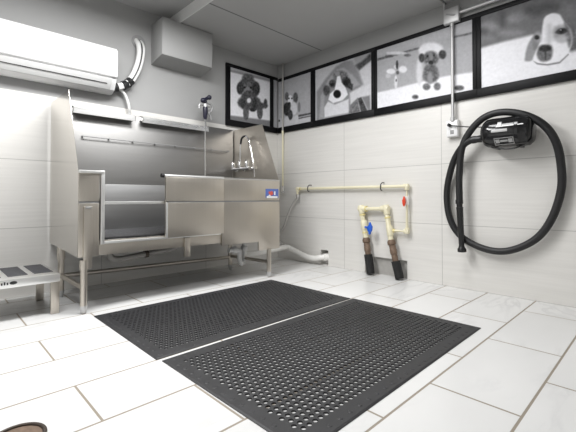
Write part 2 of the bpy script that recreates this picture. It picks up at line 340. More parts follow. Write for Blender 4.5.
  (0.5,0.012,[(-0.472,2.1),(-0.469,2.069),(-0.462,2.046),(-0.451,2.034),(-0.439,2.036),(-0.429,2.051),(-0.421,2.077),(-0.419,2.109),(-0.421,2.14),(-0.429,2.163),(-0.439,2.175),(-0.451,2.173),(-0.462,2.157),(-0.469,2.131)]),
],
 3: [
  (0.62,0.03,[(-1.331,2.572),(-1.621,2.572),(-1.621,2.493),(-1.405,2.365)]),
  (0.3,0.02,[(-1.586,2.532),(-1.621,2.453),(-1.43,2.37),(-1.368,2.437),(-1.479,2.47)]),
  (0.82,0.02,[(-1.442,2.356),(-1.609,2.436),(-1.608,2.186),(-1.454,2.189)]),
  (0.55,0.025,[(-0.763,2.248),(-0.926,2.394),(-1.08,2.499),(-1.215,2.54),(-1.331,2.514),(-1.418,2.362),(-1.483,2.193),(-1.404,2.138),(-1.329,2.07),(-1.403,1.849),(-0.762,1.861)]),
  (0.66,0.02,[(-0.838,2.188),(-0.954,2.365),(-1.108,2.46),(-1.201,2.458),(-1.33,2.342),(-1.441,2.196),(-1.329,2.175),(-1.253,2.339),(-1.107,2.406),(-0.982,2.292),(-0.896,2.154),(-0.881,1.888),(-0.807,1.888)]),
  (0.45,0.02,[(-1.269,2.34),(-1.257,2.313),(-1.225,2.296),(-1.179,2.294),(-1.126,2.306),(-1.079,2.33),(-1.045,2.362),(-1.033,2.395),(-1.045,2.423),(-1.079,2.439),(-1.127,2.44),(-1.179,2.428),(-1.226,2.403),(-1.258,2.372)]),
  (0.2,0.015,[(-1.309,2.254),(-1.303,2.228),(-1.284,2.211),(-1.257,2.204),(-1.227,2.21),(-1.2,2.229),(-1.181,2.255),(-1.174,2.285),(-1.181,2.311),(-1.2,2.329),(-1.228,2.335),(-1.258,2.328),(-1.285,2.309),(-1.303,2.283)]),
  (0.28,0.015,[(-1.093,2.285),(-1.087,2.264),(-1.07,2.249),(-1.046,2.244),(-1.019,2.25),(-0.994,2.266),(-0.977,2.288),(-0.971,2.312),(-0.977,2.334),(-0.994,2.348),(-1.019,2.353),(-1.046,2.347),(-1.071,2.331),(-1.087,2.309)]),
  (0.25,0.012,[(-1.291,2.256),(-1.342,2.224),(-1.329,2.149),(-1.258,2.2)]),
  (0.3,0.02,[(-0.988,2.22),(-0.982,2.193),(-0.966,2.173),(-0.943,2.164),(-0.918,2.169),(-0.895,2.187),(-0.879,2.214),(-0.873,2.244),(-0.879,2.272),(-0.895,2.292),(-0.918,2.3),(-0.944,2.294),(-0.967,2.277),(-0.982,2.25)]),
  (0.95,0.012,[(-1.104,2.378),(-1.148,2.372),(-1.169,2.284),(-1.232,2.206),(-1.265,2.114),(-1.186,2.059),(-1.037,2.05),(-0.959,2.109),(-0.987,2.181),(-1.06,2.214)]),
  (0.05,0.01,[(-1.16,2.141),(-1.154,2.12),(-1.138,2.106),(-1.114,2.1),(-1.087,2.105),(-1.063,2.12),(-1.046,2.142),(-1.04,2.165),(-1.047,2.187),(-1.064,2.202),(-1.088,2.207),(-1.114,2.201),(-1.138,2.186),(-1.154,2.165)]),
  (0.08,0.01,[(-1.052,2.281),(-1.049,2.272),(-1.04,2.267),(-1.028,2.265),(-1.015,2.268),(-1.002,2.275),(-0.994,2.284),(-0.991,2.295),(-0.994,2.304),(-1.002,2.309),(-1.015,2.311),(-1.028,2.308),(-1.041,2.301),(-1.049,2.291)]),
  (0.08,0.01,[(-1.273,2.256),(-1.27,2.243),(-1.259,2.234),(-1.243,2.232),(-1.226,2.236),(-1.21,2.245),(-1.199,2.259),(-1.195,2.273),(-1.199,2.286),(-1.21,2.295),(-1.226,2.298),(-1.243,2.294),(-1.259,2.284),(-1.27,2.271)]),
  (0.6,0.01,[(-1.145,2.397),(-1.141,2.385),(-1.131,2.376),(-1.116,2.374),(-1.099,2.378),(-1.083,2.388),(-1.073,2.401),(-1.069,2.415),(-1.073,2.427),(-1.084,2.435),(-1.099,2.437),(-1.116,2.433),(-1.131,2.424),(-1.141,2.411)]),
  (0.88,0.015,[(-0.953,2.088),(-1.065,2.03),(-1.278,2.059),(-1.277,1.89),(-0.895,1.891),(-0.89,2.021)]),
  (0.85,0.02,[(-1.291,2.13),(-1.404,2.159),(-1.608,2.186),(-1.607,2.036),(-1.428,2.051),(-1.303,1.981)]),
  (0.45,0.015,[(-1.303,1.981),(-1.404,2.045),(-1.44,1.874),(-1.277,1.874)]),
  (0.25,0.012,[(-1.409,2.038),(-1.458,2.045),(-1.543,1.871),(-1.452,1.866)]),
  (0.5,0.015,[(-1.467,2.043),(-1.572,2.043),(-1.583,1.87),(-1.552,1.869)]),
],
 4: [
  (0.72,0.02,[(-1.652,2.576),(-2.527,2.509),(-2.718,2.495),(-2.718,2.43),(-2.526,2.441),(-1.651,2.477)]),
  (0.42,0.008,[(-1.674,2.445),(-2.283,2.425),(-2.283,2.407),(-1.674,2.415)]),
  (0.45,0.008,[(-2.51,2.436),(-2.718,2.417),(-2.717,2.397),(-2.509,2.415)]),
  (0.95,0.015,[(-1.649,2.056),(-1.91,2.054),(-2.206,2.064),(-2.422,2.062),(-2.714,2.039),(-2.712,1.844),(-1.647,1.842)]),
  (0.85,0.012,[(-2.031,2.406),(-2.019,2.402),(-1.987,2.404),(-1.939,2.414),(-1.886,2.429),(-1.836,2.446),(-1.802,2.462),(-1.789,2.474),(-1.802,2.479),(-1.836,2.476),(-1.886,2.466),(-1.94,2.451),(-1.987,2.433),(-2.019,2.418)]),
  (0.35,0.01,[(-1.881,2.414),(-1.876,2.41),(-1.861,2.41),(-1.84,2.414),(-1.816,2.421),(-1.794,2.429),(-1.779,2.437),(-1.774,2.443),(-1.779,2.447),(-1.794,2.447),(-1.816,2.443),(-1.84,2.437),(-1.861,2.428),(-1.876,2.42)]),
  (0.4,0.01,[(-2.084,2.368),(-2.08,2.362),(-2.069,2.36),(-2.053,2.362),(-2.036,2.366),(-2.02,2.374),(-2.009,2.382),(-2.005,2.389),(-2.009,2.395),(-2.02,2.397),(-2.036,2.395),(-2.054,2.39),(-2.069,2.383),(-2.08,2.375)]),
  (0.92,0.012,[(-1.903,2.24),(-1.897,2.229),(-1.882,2.222),(-1.86,2.221),(-1.836,2.227),(-1.813,2.238),(-1.798,2.253),(-1.792,2.267),(-1.798,2.28),(-1.814,2.286),(-1.836,2.287),(-1.861,2.281),(-1.883,2.269),(-1.898,2.255)]),
  (0.92,0.012,[(-2.038,2.23),(-2.033,2.215),(-2.019,2.205),(-2.0,2.203),(-1.978,2.208),(-1.959,2.22),(-1.945,2.236),(-1.94,2.254),(-1.945,2.269),(-1.959,2.279),(-1.979,2.281),(-2.0,2.276),(-2.02,2.263),(-2.033,2.247)]),
  (0.85,0.01,[(-1.941,2.28),(-1.938,2.271),(-1.93,2.265),(-1.918,2.264),(-1.905,2.267),(-1.893,2.274),(-1.885,2.284),(-1.882,2.295),(-1.885,2.304),(-1.894,2.31),(-1.905,2.312),(-1.918,2.308),(-1.93,2.301),(-1.938,2.291)]),
  (0.8,0.01,[(-1.844,2.205),(-1.841,2.196),(-1.832,2.19),(-1.82,2.188),(-1.807,2.191),(-1.795,2.198),(-1.786,2.208),(-1.783,2.219),(-1.786,2.229),(-1.795,2.235),(-1.807,2.236),(-1.82,2.233),(-1.832,2.226),(-1.841,2.216)]),
  (0.2,0.01,[(-1.937,2.304),(-1.935,2.283),(-1.931,2.267),(-1.925,2.259),(-1.919,2.261),(-1.913,2.272),(-1.909,2.29),(-1.908,2.312),(-1.909,2.333),(-1.913,2.349),(-1.919,2.357),(-1.926,2.355),(-1.931,2.344),(-1.935,2.326)]),
  (0.3,0.01,[(-1.944,2.217),(-1.943,2.209),(-1.938,2.204),(-1.931,2.202),(-1.924,2.204),(-1.917,2.209),(-1.913,2.216),(-1.911,2.225),(-1.913,2.233),(-1.918,2.238),(-1.924,2.24),(-1.932,2.239),(-1.938,2.233),(-1.943,2.226)]),
  (0.88,0.01,[(-1.925,2.118),(-1.923,2.085),(-1.918,2.06),(-1.91,2.047),(-1.902,2.049),(-1.894,2.065),(-1.889,2.093),(-1.888,2.126),(-1.89,2.159),(-1.895,2.184),(-1.903,2.197),(-1.911,2.195),(-1.918,2.178),(-1.923,2.151)]),
  (0.25,0.008,[(-1.919,2.138),(-1.918,2.131),(-1.916,2.127),(-1.912,2.125),(-1.909,2.125),(-1.905,2.129),(-1.903,2.135),(-1.902,2.142),(-1.903,2.148),(-1.906,2.153),(-1.909,2.155),(-1.913,2.154),(-1.916,2.15),(-1.918,2.145)]),
  (0.92,0.02,[(-2.427,2.325),(-2.415,2.294),(-2.38,2.276),(-2.329,2.274),(-2.271,2.29),(-2.218,2.32),(-2.18,2.359),(-2.167,2.399),(-2.181,2.431),(-2.219,2.449),(-2.272,2.449),(-2.33,2.432),(-2.381,2.401),(-2.415,2.363)]),
  (0.85,0.02,[(-2.209,2.162),(-2.205,2.1),(-2.195,2.053),(-2.181,2.028),(-2.166,2.031),(-2.153,2.062),(-2.144,2.115),(-2.141,2.179),(-2.145,2.241),(-2.155,2.289),(-2.168,2.313),(-2.184,2.309),(-2.197,2.278),(-2.206,2.225)]),
  (0.25,0.012,[(-2.234,2.299),(-2.231,2.28),(-2.222,2.266),(-2.209,2.26),(-2.195,2.264),(-2.182,2.277),(-2.173,2.295),(-2.17,2.317),(-2.174,2.336),(-2.183,2.35),(-2.196,2.355),(-2.21,2.352),(-2.222,2.339),(-2.231,2.32)]),
  (0.2,0.012,[(-2.454,2.274),(-2.45,2.256),(-2.44,2.243),(-2.425,2.238),(-2.408,2.243),(-2.392,2.256),(-2.382,2.274),(-2.378,2.295),(-2.382,2.314),(-2.393,2.326),(-2.408,2.331),(-2.425,2.326),(-2.44,2.313),(-2.451,2.294)]),
  (0.34,0.02,[(-2.378,2.257),(-2.37,2.227),(-2.348,2.207),(-2.317,2.201),(-2.281,2.21),(-2.249,2.233),(-2.227,2.265),(-2.219,2.3),(-2.228,2.33),(-2.25,2.35),(-2.283,2.355),(-2.318,2.345),(-2.349,2.322),(-2.371,2.291)]),
  (0.5,0.015,[(-2.322,2.293),(-2.319,2.274),(-2.313,2.26),(-2.304,2.253),(-2.295,2.256),(-2.286,2.267),(-2.28,2.285),(-2.278,2.305),(-2.281,2.325),(-2.287,2.339),(-2.296,2.345),(-2.305,2.343),(-2.314,2.331),(-2.32,2.314)]),
  (0.66,0.012,[(-2.333,2.202),(-2.329,2.189),(-2.317,2.181),(-2.3,2.18),(-2.28,2.185),(-2.263,2.195),(-2.251,2.209),(-2.246,2.224),(-2.251,2.237),(-2.263,2.245),(-2.281,2.247),(-2.3,2.242),(-2.317,2.231),(-2.329,2.217)]),
  (0.05,0.008,[(-2.325,2.225),(-2.322,2.217),(-2.315,2.211),(-2.305,2.21),(-2.294,2.213),(-2.283,2.219),(-2.276,2.229),(-2.274,2.239),(-2.277,2.247),(-2.284,2.253),(-2.294,2.254),(-2.305,2.251),(-2.315,2.244),(-2.322,2.235)]),
  (0.08,0.006,[(-2.275,2.306),(-2.273,2.302),(-2.27,2.299),(-2.266,2.298),(-2.261,2.299),(-2.257,2.303),(-2.254,2.307),(-2.253,2.312),(-2.254,2.316),(-2.257,2.319),(-2.261,2.32),(-2.266,2.319),(-2.271,2.316),(-2.274,2.311)]),
  (0.08,0.006,[(-2.343,2.294),(-2.342,2.29),(-2.339,2.287),(-2.335,2.286),(-2.33,2.288),(-2.326,2.291),(-2.323,2.295),(-2.322,2.3),(-2.323,2.305),(-2.326,2.307),(-2.33,2.308),(-2.335,2.307),(-2.339,2.304),(-2.342,2.299)]),
  (0.33,0.02,[(-2.367,2.15),(-2.36,2.129),(-2.341,2.115),(-2.314,2.111),(-2.283,2.119),(-2.255,2.136),(-2.236,2.159),(-2.229,2.184),(-2.237,2.205),(-2.256,2.219),(-2.284,2.222),(-2.315,2.214),(-2.342,2.197),(-2.36,2.174)]),
  (0.36,0.02,[(-2.38,2.089),(-2.372,2.055),(-2.349,2.031),(-2.316,2.022),(-2.279,2.03),(-2.246,2.054),(-2.222,2.089),(-2.214,2.128),(-2.223,2.164),(-2.247,2.188),(-2.281,2.196),(-2.317,2.186),(-2.35,2.162),(-2.372,2.127)]),
  (0.55,0.015,[(-2.318,2.074),(-2.315,2.047),(-2.307,2.027),(-2.295,2.017),(-2.282,2.02),(-2.271,2.035),(-2.263,2.059),(-2.26,2.087),(-2.263,2.114),(-2.271,2.135),(-2.283,2.144),(-2.296,2.141),(-2.308,2.126),(-2.315,2.102)]),
  (0.42,0.012,[(-2.292,1.99),(-2.288,1.975),(-2.277,1.965),(-2.261,1.962),(-2.243,1.965),(-2.226,1.976),(-2.215,1.99),(-2.211,2.007),(-2.215,2.022),(-2.227,2.032),(-2.243,2.035),(-2.261,2.031),(-2.277,2.02),(-2.288,2.006)]),
  (0.42,0.012,[(-2.397,1.971),(-2.393,1.955),(-2.383,1.944),(-2.369,1.939),(-2.353,1.942),(-2.339,1.953),(-2.33,1.968),(-2.326,1.986),(-2.33,2.002),(-2.34,2.013),(-2.354,2.017),(-2.37,2.014),(-2.384,2.003),(-2.393,1.988)]),
  (0.3,0.012,[(-2.163,1.91),(-2.16,1.901),(-2.15,1.896),(-2.137,1.894),(-2.121,1.897),(-2.107,1.904),(-2.098,1.914),(-2.094,1.924),(-2.098,1.933),(-2.108,1.938),(-2.122,1.94),(-2.137,1.937),(-2.151,1.93),(-2.16,1.92)]),
  (0.3,0.012,[(-2.619,1.908),(-2.614,1.898),(-2.602,1.892),(-2.584,1.891),(-2.564,1.895),(-2.545,1.904),(-2.533,1.915),(-2.528,1.927),(-2.533,1.937),(-2.546,1.943),(-2.564,1.944),(-2.584,1.939),(-2.602,1.931),(-2.615,1.919)]),
],
 5: [
  (0.58,0.04,[(-2.938,2.394),(-2.929,2.379),(-2.906,2.374),(-2.872,2.377),(-2.833,2.39),(-2.798,2.409),(-2.773,2.431),(-2.764,2.451),(-2.773,2.466),(-2.798,2.471),(-2.834,2.467),(-2.872,2.454),(-2.907,2.435),(-2.93,2.413)]),
  (0.6,0.04,[(-3.087,2.404),(-3.079,2.394),(-3.057,2.391),(-3.025,2.396),(-2.989,2.408),(-2.956,2.426),(-2.933,2.444),(-2.925,2.461),(-2.933,2.471),(-2.956,2.474),(-2.989,2.468),(-3.026,2.456),(-3.058,2.438),(-3.079,2.42)]),
  (0.32,0.04,[(-2.987,2.439),(-2.983,2.41),(-2.973,2.389),(-2.959,2.38),(-2.944,2.386),(-2.93,2.404),(-2.921,2.431),(-2.918,2.463),(-2.921,2.492),(-2.931,2.513),(-2.945,2.522),(-2.961,2.516),(-2.975,2.498),(-2.984,2.47)]),
  (0.55,0.05,[(-3.164,2.407),(-3.158,2.398),(-3.14,2.395),(-3.114,2.399),(-3.086,2.409),(-3.059,2.423),(-3.041,2.439),(-3.034,2.453),(-3.041,2.463),(-3.06,2.466),(-3.086,2.462),(-3.115,2.451),(-3.141,2.437),(-3.158,2.421)]),
  (0.3,0.05,[(-3.251,2.42),(-3.245,2.407),(-3.228,2.4),(-3.203,2.402),(-3.176,2.412),(-3.15,2.428),(-3.133,2.447),(-3.127,2.466),(-3.133,2.48),(-3.151,2.486),(-3.176,2.484),(-3.204,2.473),(-3.229,2.457),(-3.246,2.438)]),
  (0.56,0.04,[(-3.112,2.276),(-3.103,2.267),(-3.077,2.265),(-3.04,2.272),(-2.998,2.285),(-2.96,2.302),(-2.933,2.321),(-2.923,2.336),(-2.933,2.345),(-2.96,2.346),(-2.999,2.339),(-3.041,2.325),(-3.078,2.308),(-3.103,2.29)]),
  (0.5,0.04,[(-2.895,2.298),(-2.887,2.288),(-2.868,2.284),(-2.838,2.287),(-2.806,2.297),(-2.776,2.312),(-2.756,2.328),(-2.748,2.343),(-2.756,2.353),(-2.777,2.357),(-2.806,2.353),(-2.839,2.343),(-2.868,2.328),(-2.888,2.312)]),
  (0.3,0.05,[(-3.358,2.41),(-3.352,2.4),(-3.336,2.396),(-3.312,2.399),(-3.286,2.408),(-3.262,2.423),(-3.245,2.439),(-3.24,2.454),(-3.246,2.464),(-3.263,2.468),(-3.287,2.465),(-3.313,2.455),(-3.337,2.44),(-3.353,2.424)]),
  (0.5,0.05,[(-3.481,2.337),(-3.476,2.315),(-3.464,2.3),(-3.446,2.295),(-3.426,2.302),(-3.409,2.319),(-3.396,2.343),(-3.392,2.369),(-3.397,2.392),(-3.41,2.407),(-3.428,2.411),(-3.447,2.403),(-3.465,2.386),(-3.477,2.362)]),
  (0.33,0.04,[(-2.83,2.381),(-2.827,2.372),(-2.817,2.367),(-2.802,2.367),(-2.785,2.372),(-2.77,2.382),(-2.76,2.394),(-2.756,2.405),(-2.76,2.415),(-2.771,2.42),(-2.786,2.419),(-2.802,2.414),(-2.817,2.405),(-2.827,2.393)]),
  (0.95,0.02,[(-2.732,2.247),(-2.964,2.248),(-3.175,2.241),(-3.5,2.165),(-3.666,2.138),(-3.66,1.72),(-2.728,1.861)]),
  (0.42,0.02,[(-3.391,2.313),(-3.401,2.313),(-3.422,2.286),(-3.441,2.254),(-3.458,2.225),(-3.473,2.192),(-3.484,2.157),(-3.49,2.118),(-3.491,2.077),(-3.488,2.046),(-3.48,2.029),(-3.467,2.023),(-3.455,2.021),(-3.444,2.022),(-3.434,2.029),(-3.428,2.043),(-3.431,2.063),(-3.439,2.091),(-3.44,2.129),(-3.425,2.192),(-3.403,2.266)]),
  (0.58,0.012,[(-3.206,2.246),(-3.195,2.241),(-3.181,2.225),(-3.168,2.206),(-3.157,2.187),(-3.147,2.165),(-3.138,2.14),(-3.131,2.112),(-3.125,2.08),(-3.122,2.056),(-3.122,2.041),(-3.125,2.033),(-3.132,2.028),(-3.145,2.023),(-3.161,2.021),(-3.175,2.026),(-3.186,2.04),(-3.196,2.06),(-3.205,2.085),(-3.215,2.115),(-3.226,2.149),(-3.23,2.179),(-3.227,2.207),(-3.217,2.232)]),
  (0.5,0.01,[(-3.206,2.246),(-3.199,2.243),(-3.193,2.231),(-3.187,2.215),(-3.183,2.195),(-3.181,2.172),(-3.18,2.15),(-3.183,2.131),(-3.187,2.113),(-3.192,2.103),(-3.199,2.104),(-3.207,2.113),(-3.214,2.126),(-3.221,2.144),(-3.228,2.165),(-3.23,2.187),(-3.225,2.21),(-3.216,2.233)]),
  (0.96,0.01,[(-3.254,2.303),(-3.257,2.323),(-3.259,2.338),(-3.263,2.35),(-3.269,2.359),(-3.278,2.367),(-3.291,2.372),(-3.304,2.375),(-3.317,2.375),(-3.33,2.372),(-3.344,2.366),(-3.357,2.358),(-3.369,2.347),(-3.378,2.332),(-3.385,2.313),(-3.392,2.294),(-3.4,2.275),(-3.409,2.258),(-3.419,2.242),(-3.428,2.226),(-3.435,2.207),(-3.441,2.187),(-3.446,2.165),(-3.448,2.143),(-3.449,2.12),(-3.445,2.095),(-3.44,2.069),(-3.432,2.045),(-3.422,2.023),(-3.41,2.006),(-3.397,1.992),(-3.381,1.98),(-3.364,1.972),(-3.346,1.968),(-3.325,1.968),(-3.303,1.97),(-3.282,1.973),(-3.263,1.978),(-3.243,1.985),(-3.225,1.993),(-3.21,2.001),(-3.199,2.01),(-3.19,2.019),(-3.185,2.028),(-3.183,2.039),(-3.185,2.051),(-3.19,2.063),(-3.197,2.077),(-3.205,2.092),(-3.213,2.108),(-3.222,2.126),(-3.231,2.146),(-3.239,2.17),(-3.244,2.201),(-3.247,2.238),(-3.25,2.274)]),
  (0.62,0.02,[(-3.244,2.201),(-3.241,2.181),(-3.234,2.166),(-3.225,2.159),(-3.214,2.162),(-3.204,2.175),(-3.197,2.194),(-3.195,2.217),(-3.198,2.238),(-3.205,2.253),(-3.215,2.259),(-3.226,2.256),(-3.235,2.243),(-3.242,2.224)]),
  (0.08,0.008,[(-3.229,2.203),(-3.228,2.195),(-3.223,2.19),(-3.216,2.189),(-3.208,2.191),(-3.201,2.197),(-3.196,2.205),(-3.195,2.214),(-3.197,2.222),(-3.202,2.227),(-3.209,2.228),(-3.216,2.226),(-3.223,2.22),(-3.228,2.212)]),
  (0.62,0.025,[(-3.435,2.173),(-3.429,2.147),(-3.412,2.13),(-3.389,2.124),(-3.362,2.132),(-3.338,2.152),(-3.322,2.18),(-3.316,2.211),(-3.322,2.237),(-3.339,2.254),(-3.364,2.259),(-3.39,2.25),(-3.413,2.23),(-3.429,2.202)]),
  (0.75,0.02,[(-3.43,2.126),(-3.426,2.115),(-3.414,2.108),(-3.398,2.108),(-3.38,2.113),(-3.363,2.124),(-3.352,2.137),(-3.348,2.151),(-3.352,2.162),(-3.364,2.168),(-3.381,2.168),(-3.399,2.162),(-3.415,2.152),(-3.426,2.139)]),
  (0.45,0.015,[(-3.4,2.268),(-3.407,2.265),(-3.419,2.243),(-3.43,2.216),(-3.438,2.186),(-3.445,2.151),(-3.447,2.12),(-3.443,2.093),(-3.435,2.07),(-3.428,2.063),(-3.423,2.081),(-3.419,2.114),(-3.414,2.151),(-3.408,2.194),(-3.401,2.24)]),
  (0.2,0.008,[(-3.338,2.209),(-3.342,2.218),(-3.351,2.226),(-3.362,2.231),(-3.373,2.233),(-3.385,2.231),(-3.396,2.227),(-3.406,2.218),(-3.415,2.207),(-3.419,2.197),(-3.415,2.19),(-3.406,2.185),(-3.396,2.182),(-3.386,2.182),(-3.375,2.183),(-3.365,2.187),(-3.354,2.193),(-3.343,2.201)]),
  (0.04,0.006,[(-3.397,2.203),(-3.395,2.196),(-3.391,2.192),(-3.384,2.191),(-3.377,2.193),(-3.371,2.198),(-3.367,2.205),(-3.365,2.213),(-3.367,2.22),(-3.371,2.225),(-3.378,2.226),(-3.385,2.223),(-3.391,2.218),(-3.395,2.211)]),
  (0.8,0.004,[(-3.379,2.217),(-3.378,2.215),(-3.377,2.213),(-3.375,2.213),(-3.373,2.214),(-3.371,2.215),(-3.37,2.218),(-3.37,2.22),(-3.37,2.223),(-3.371,2.224),(-3.373,2.225),(-3.375,2.224),(-3.377,2.222),(-3.378,2.22)]),
  (0.82,0.02,[(-3.286,2.278),(-3.293,2.294),(-3.302,2.294),(-3.31,2.284),(-3.315,2.261),(-3.319,2.227),(-3.321,2.195),(-3.319,2.165),(-3.314,2.138),(-3.308,2.12),(-3.298,2.114),(-3.286,2.118),(-3.278,2.136),(-3.277,2.179),(-3.281,2.236)]),
  (0.44,0.012,[(-3.214,2.111),(-3.219,2.123),(-3.227,2.13),(-3.236,2.134),(-3.247,2.136),(-3.259,2.135),(-3.272,2.132),(-3.287,2.127),(-3.301,2.119),(-3.312,2.109),(-3.318,2.094),(-3.32,2.077),(-3.32,2.059),(-3.319,2.04),(-3.315,2.02),(-3.309,2.005),(-3.3,1.996),(-3.289,1.991),(-3.277,1.989),(-3.263,1.99),(-3.249,1.993),(-3.237,2.0),(-3.227,2.012),(-3.218,2.028),(-3.213,2.046),(-3.21,2.068),(-3.211,2.092)]),
  (0.16,0.008,[(-3.226,2.108),(-3.23,2.116),(-3.238,2.123),(-3.248,2.128),(-3.261,2.127),(-3.277,2.123),(-3.29,2.118),(-3.3,2.111),(-3.308,2.103),(-3.312,2.094),(-3.312,2.086),(-3.308,2.077),(-3.301,2.072),(-3.292,2.07),(-3.281,2.07),(-3.269,2.072),(-3.258,2.075),(-3.247,2.079),(-3.238,2.084),(-3.231,2.091),(-3.227,2.1)]),
  (0.06,0.005,[(-3.255,2.099),(-3.254,2.096),(-3.251,2.094),(-3.247,2.093),(-3.243,2.094),(-3.239,2.097),(-3.237,2.101),(-3.236,2.105),(-3.237,2.108),(-3.239,2.111),(-3.243,2.111),(-3.248,2.11),(-3.251,2.107),(-3.254,2.103)]),
  (0.06,0.005,[(-3.306,2.087),(-3.305,2.084),(-3.302,2.082),(-3.298,2.081),(-3.293,2.083),(-3.289,2.086),(-3.286,2.09),(-3.285,2.094),(-3.286,2.097),(-3.289,2.099),(-3.293,2.1),(-3.298,2.098),(-3.302,2.095),(-3.305,2.091)]),
  (0.25,0.005,[(-3.267,2.074),(-3.274,2.072),(-3.276,2.0),(-3.266,2.002)]),
  (0.5,0.006,[(-3.185,2.016),(-3.216,1.991),(-3.282,1.965),(-3.364,1.963),(-3.422,2.012),(-3.425,2.003),(-3.366,1.949),(-3.282,1.953),(-3.21,1.981)]),
  (0.4,0.015,[(-3.375,1.861),(-3.497,1.866),(-3.496,1.798),(-3.363,1.828)]),
],
}
# ------------------------------------------------------------------ the room
RX, RY = -5.3, -5.8          # left wall, rear wall
CL, CH, STEP = 2.78, 2.90, -1.695
struct(MB().box(RX-.15, .3, RY-.15, .15, -.15, 0).build('floor', M['floor']))
struct(MB().box(RX-.15, .3, 0, .15, 0, 3.0).build('wall_back', M['wall_x']))
w = MB()                      # right wall with two openings cut at the floor: drain recess and pipe recess
holes = [(-.940, -.812, .012, .195), (-2.018, -1.49, .0, .195)]
w.box(0, .3, RY, 0, .195, 3.0)
w.box(0, .3, -.812, 0, 0, .195); w.box(0, .3, -1.49, -.940, 0, .195); w.box(0, .3, RY, -2.018, 0, .195)
w.box(0, .3, -.940, -.812, 0, .012)
struct(w.build('wall_right', M['wall_y']))
w = MB(); w.box(.13, .29, -.940, -.812, .012, .195); w.box(.035, .29, -2.018, -1.49, 0, .195)
struct(w.build('trim_1', M['concrete']))
struct(MB().box(RX-.15, RX, RY, 0, 0, 3.0).build('wall_left', M['paint']))
struct(MB().box(RX-.15, .3, RY-.15, RY, 0, 3.0).build('wall_rear', M['paint']))
c = MB(); c.box(RX-.15, STEP, RY-.15, .15, CH, CH+.2); c.box(STEP, .3, RY-.15, .15, CL, CH+.2)
struct(c.build('ceiling', M['ceil']))
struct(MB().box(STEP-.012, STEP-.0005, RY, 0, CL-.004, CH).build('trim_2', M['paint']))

# ------------------------------------------------------------------ grooming tub
XL, XR, YB, YF, ZT, ZR = -2.856, -.815, -.03, -.895, 1.735, 1.062
tub = thing('grooming_tub', (-1.84, -.46, 0), 'large stainless steel dog grooming tub on legs against the grey back wall', 'bath tub')
side = [(YB, .455), (YB, ZT), (-.605, ZT), (YF, ZR), (YF, .42)]
MB().prism(side, 0, XL, XL+.0015).build('side_panel', M['steel_side'], tub)
MB().prism(side, 0, XR-.003, XR).build('side_panel', M['steel'], tub)
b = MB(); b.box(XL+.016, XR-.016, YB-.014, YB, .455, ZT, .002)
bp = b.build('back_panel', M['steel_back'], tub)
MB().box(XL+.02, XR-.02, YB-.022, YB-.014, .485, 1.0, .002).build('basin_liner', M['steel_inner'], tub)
for x0, x1 in ((-2.70, -2.12), (-2.045, -1.245)):       # folded ledges hanging from the top edge of the back panel
    s = MB(); s.prism([(-.044, 1.735), (-.125, 1.712), (-.125, 1.655), (-.118, 1.655), (-.118, 1.703), (-.044, 1.725)], 0, x0, x1)
    s.prism([(-.044, 1.735), (-.125, 1.712), (-.125, 1.662), (-.044, 1.69)], 0, x0, x0+.004)
    s.prism([(-.044, 1.735), (-.125, 1.712), (-.125, 1.662), (-.044, 1.69)], 0, x1-.004, x1)
    s.build('ledge', M['steel_bright'], tub)
r = MB(); r.tube([(-2.60, -.075, 1.452), (-.92, -.075, 1.446)], .0042, 8)
for i in range(8):
    x = -2.60+i*.24; r.tube([(x, -.044, 1.4515), (x, -.078, 1.4515)], .008, 8)
r.build('tether_rail', M['grey_pl'], tub)
b = MB(); b.box(XL+.016, XR-.016, YF+.02, YB-.014, .47, .485)          # basin pan
b.box(XL+.10, -2.68, YF+.02, YB-.02, .485, .86)
b.box(-1.56, -1.55, YF+.02, YB-.02, .485, .80)
b.build('basin', M['steel_inner'], tub)
MB().box(XL+.016, -1.12, YF+.004, YF+.016, .42, .535, .002).build('apron', M['steel'], tub)
f = MB(); f.box(-1.585, XR, YF-.012, YF+.004, .835, 1.05, .003)
f.prism([(-1.585, .395), (-1.12, .395), (-1.12, .30), (XR, .30), (XR, .821), (-1.585, .821)], 1, YF-.012, YF+.004, .003); f.box(-1.575, XR-.003, YF+.03, YF+.036, .40, 1.05)
f.build('front_panel', M['steel'], tub)
f = MB(); f.box(XL, -2.712, YF-.012, YF+.004, .838, 1.05, .002); f.box(XL, -2.712, YF-.012, YF+.004, .42, .822, .002)
f.box(XL+.002, -2.712, YF+.03, YF+.036, .42, 1.05)
f.build('corner_panel', M['steel'], tub)
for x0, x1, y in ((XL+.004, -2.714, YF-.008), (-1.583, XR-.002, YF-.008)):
    f = MB(); f.box(x0, x1, y, y+.006, .818, .842); f.build('seam_shade', M['grey_pl'], tub)  # dark strip set into the panel gap as its shade
f = MB(); f.box(XL, -2.68, YF-.03, YF+.012, 1.05, 1.072, .004); f.build('corner_cap', M['trim'], tub)
f = MB(); f.box(-2.704, -2.676, YF-.026, YF+.012, .505, 1.075, .003)
f.box(-2.678, -1.60, YF-.022, YF+.012, .507, .527, .003)
f.box(-2.678, -2.15, YF-.008, YF+.012, .812, .836, .003)
f.build('opening_frame', M['trim'], tub)
d = MB(); d.box(-2.185, -1.583, YF-.042, YF-.026, .834, 1.045, .003); d.box(-2.185, -1.583, YF-.042, YF-.026, .518, .822, .003)
d.box(-2.180, -1.588, YF-.020, YF-.014, .52, 1.045)
door = d.build('sliding_door', M['steel'], tub)
d = MB(); d.tube([(-2.195, YF-.03, 1.056), (-1.583, YF-.03, 1.056)], .013, 12); d.build('top_rail', M['trim'], door)
d = MB(); d.lathe([(0, .010), (0, .018), (.024, .018), (.028, .012)], (-2.222, YF-.03, 1.056), (-2.1, YF-.03, 1.056), 16); d.build('end_cap', M['black_pl'], door)
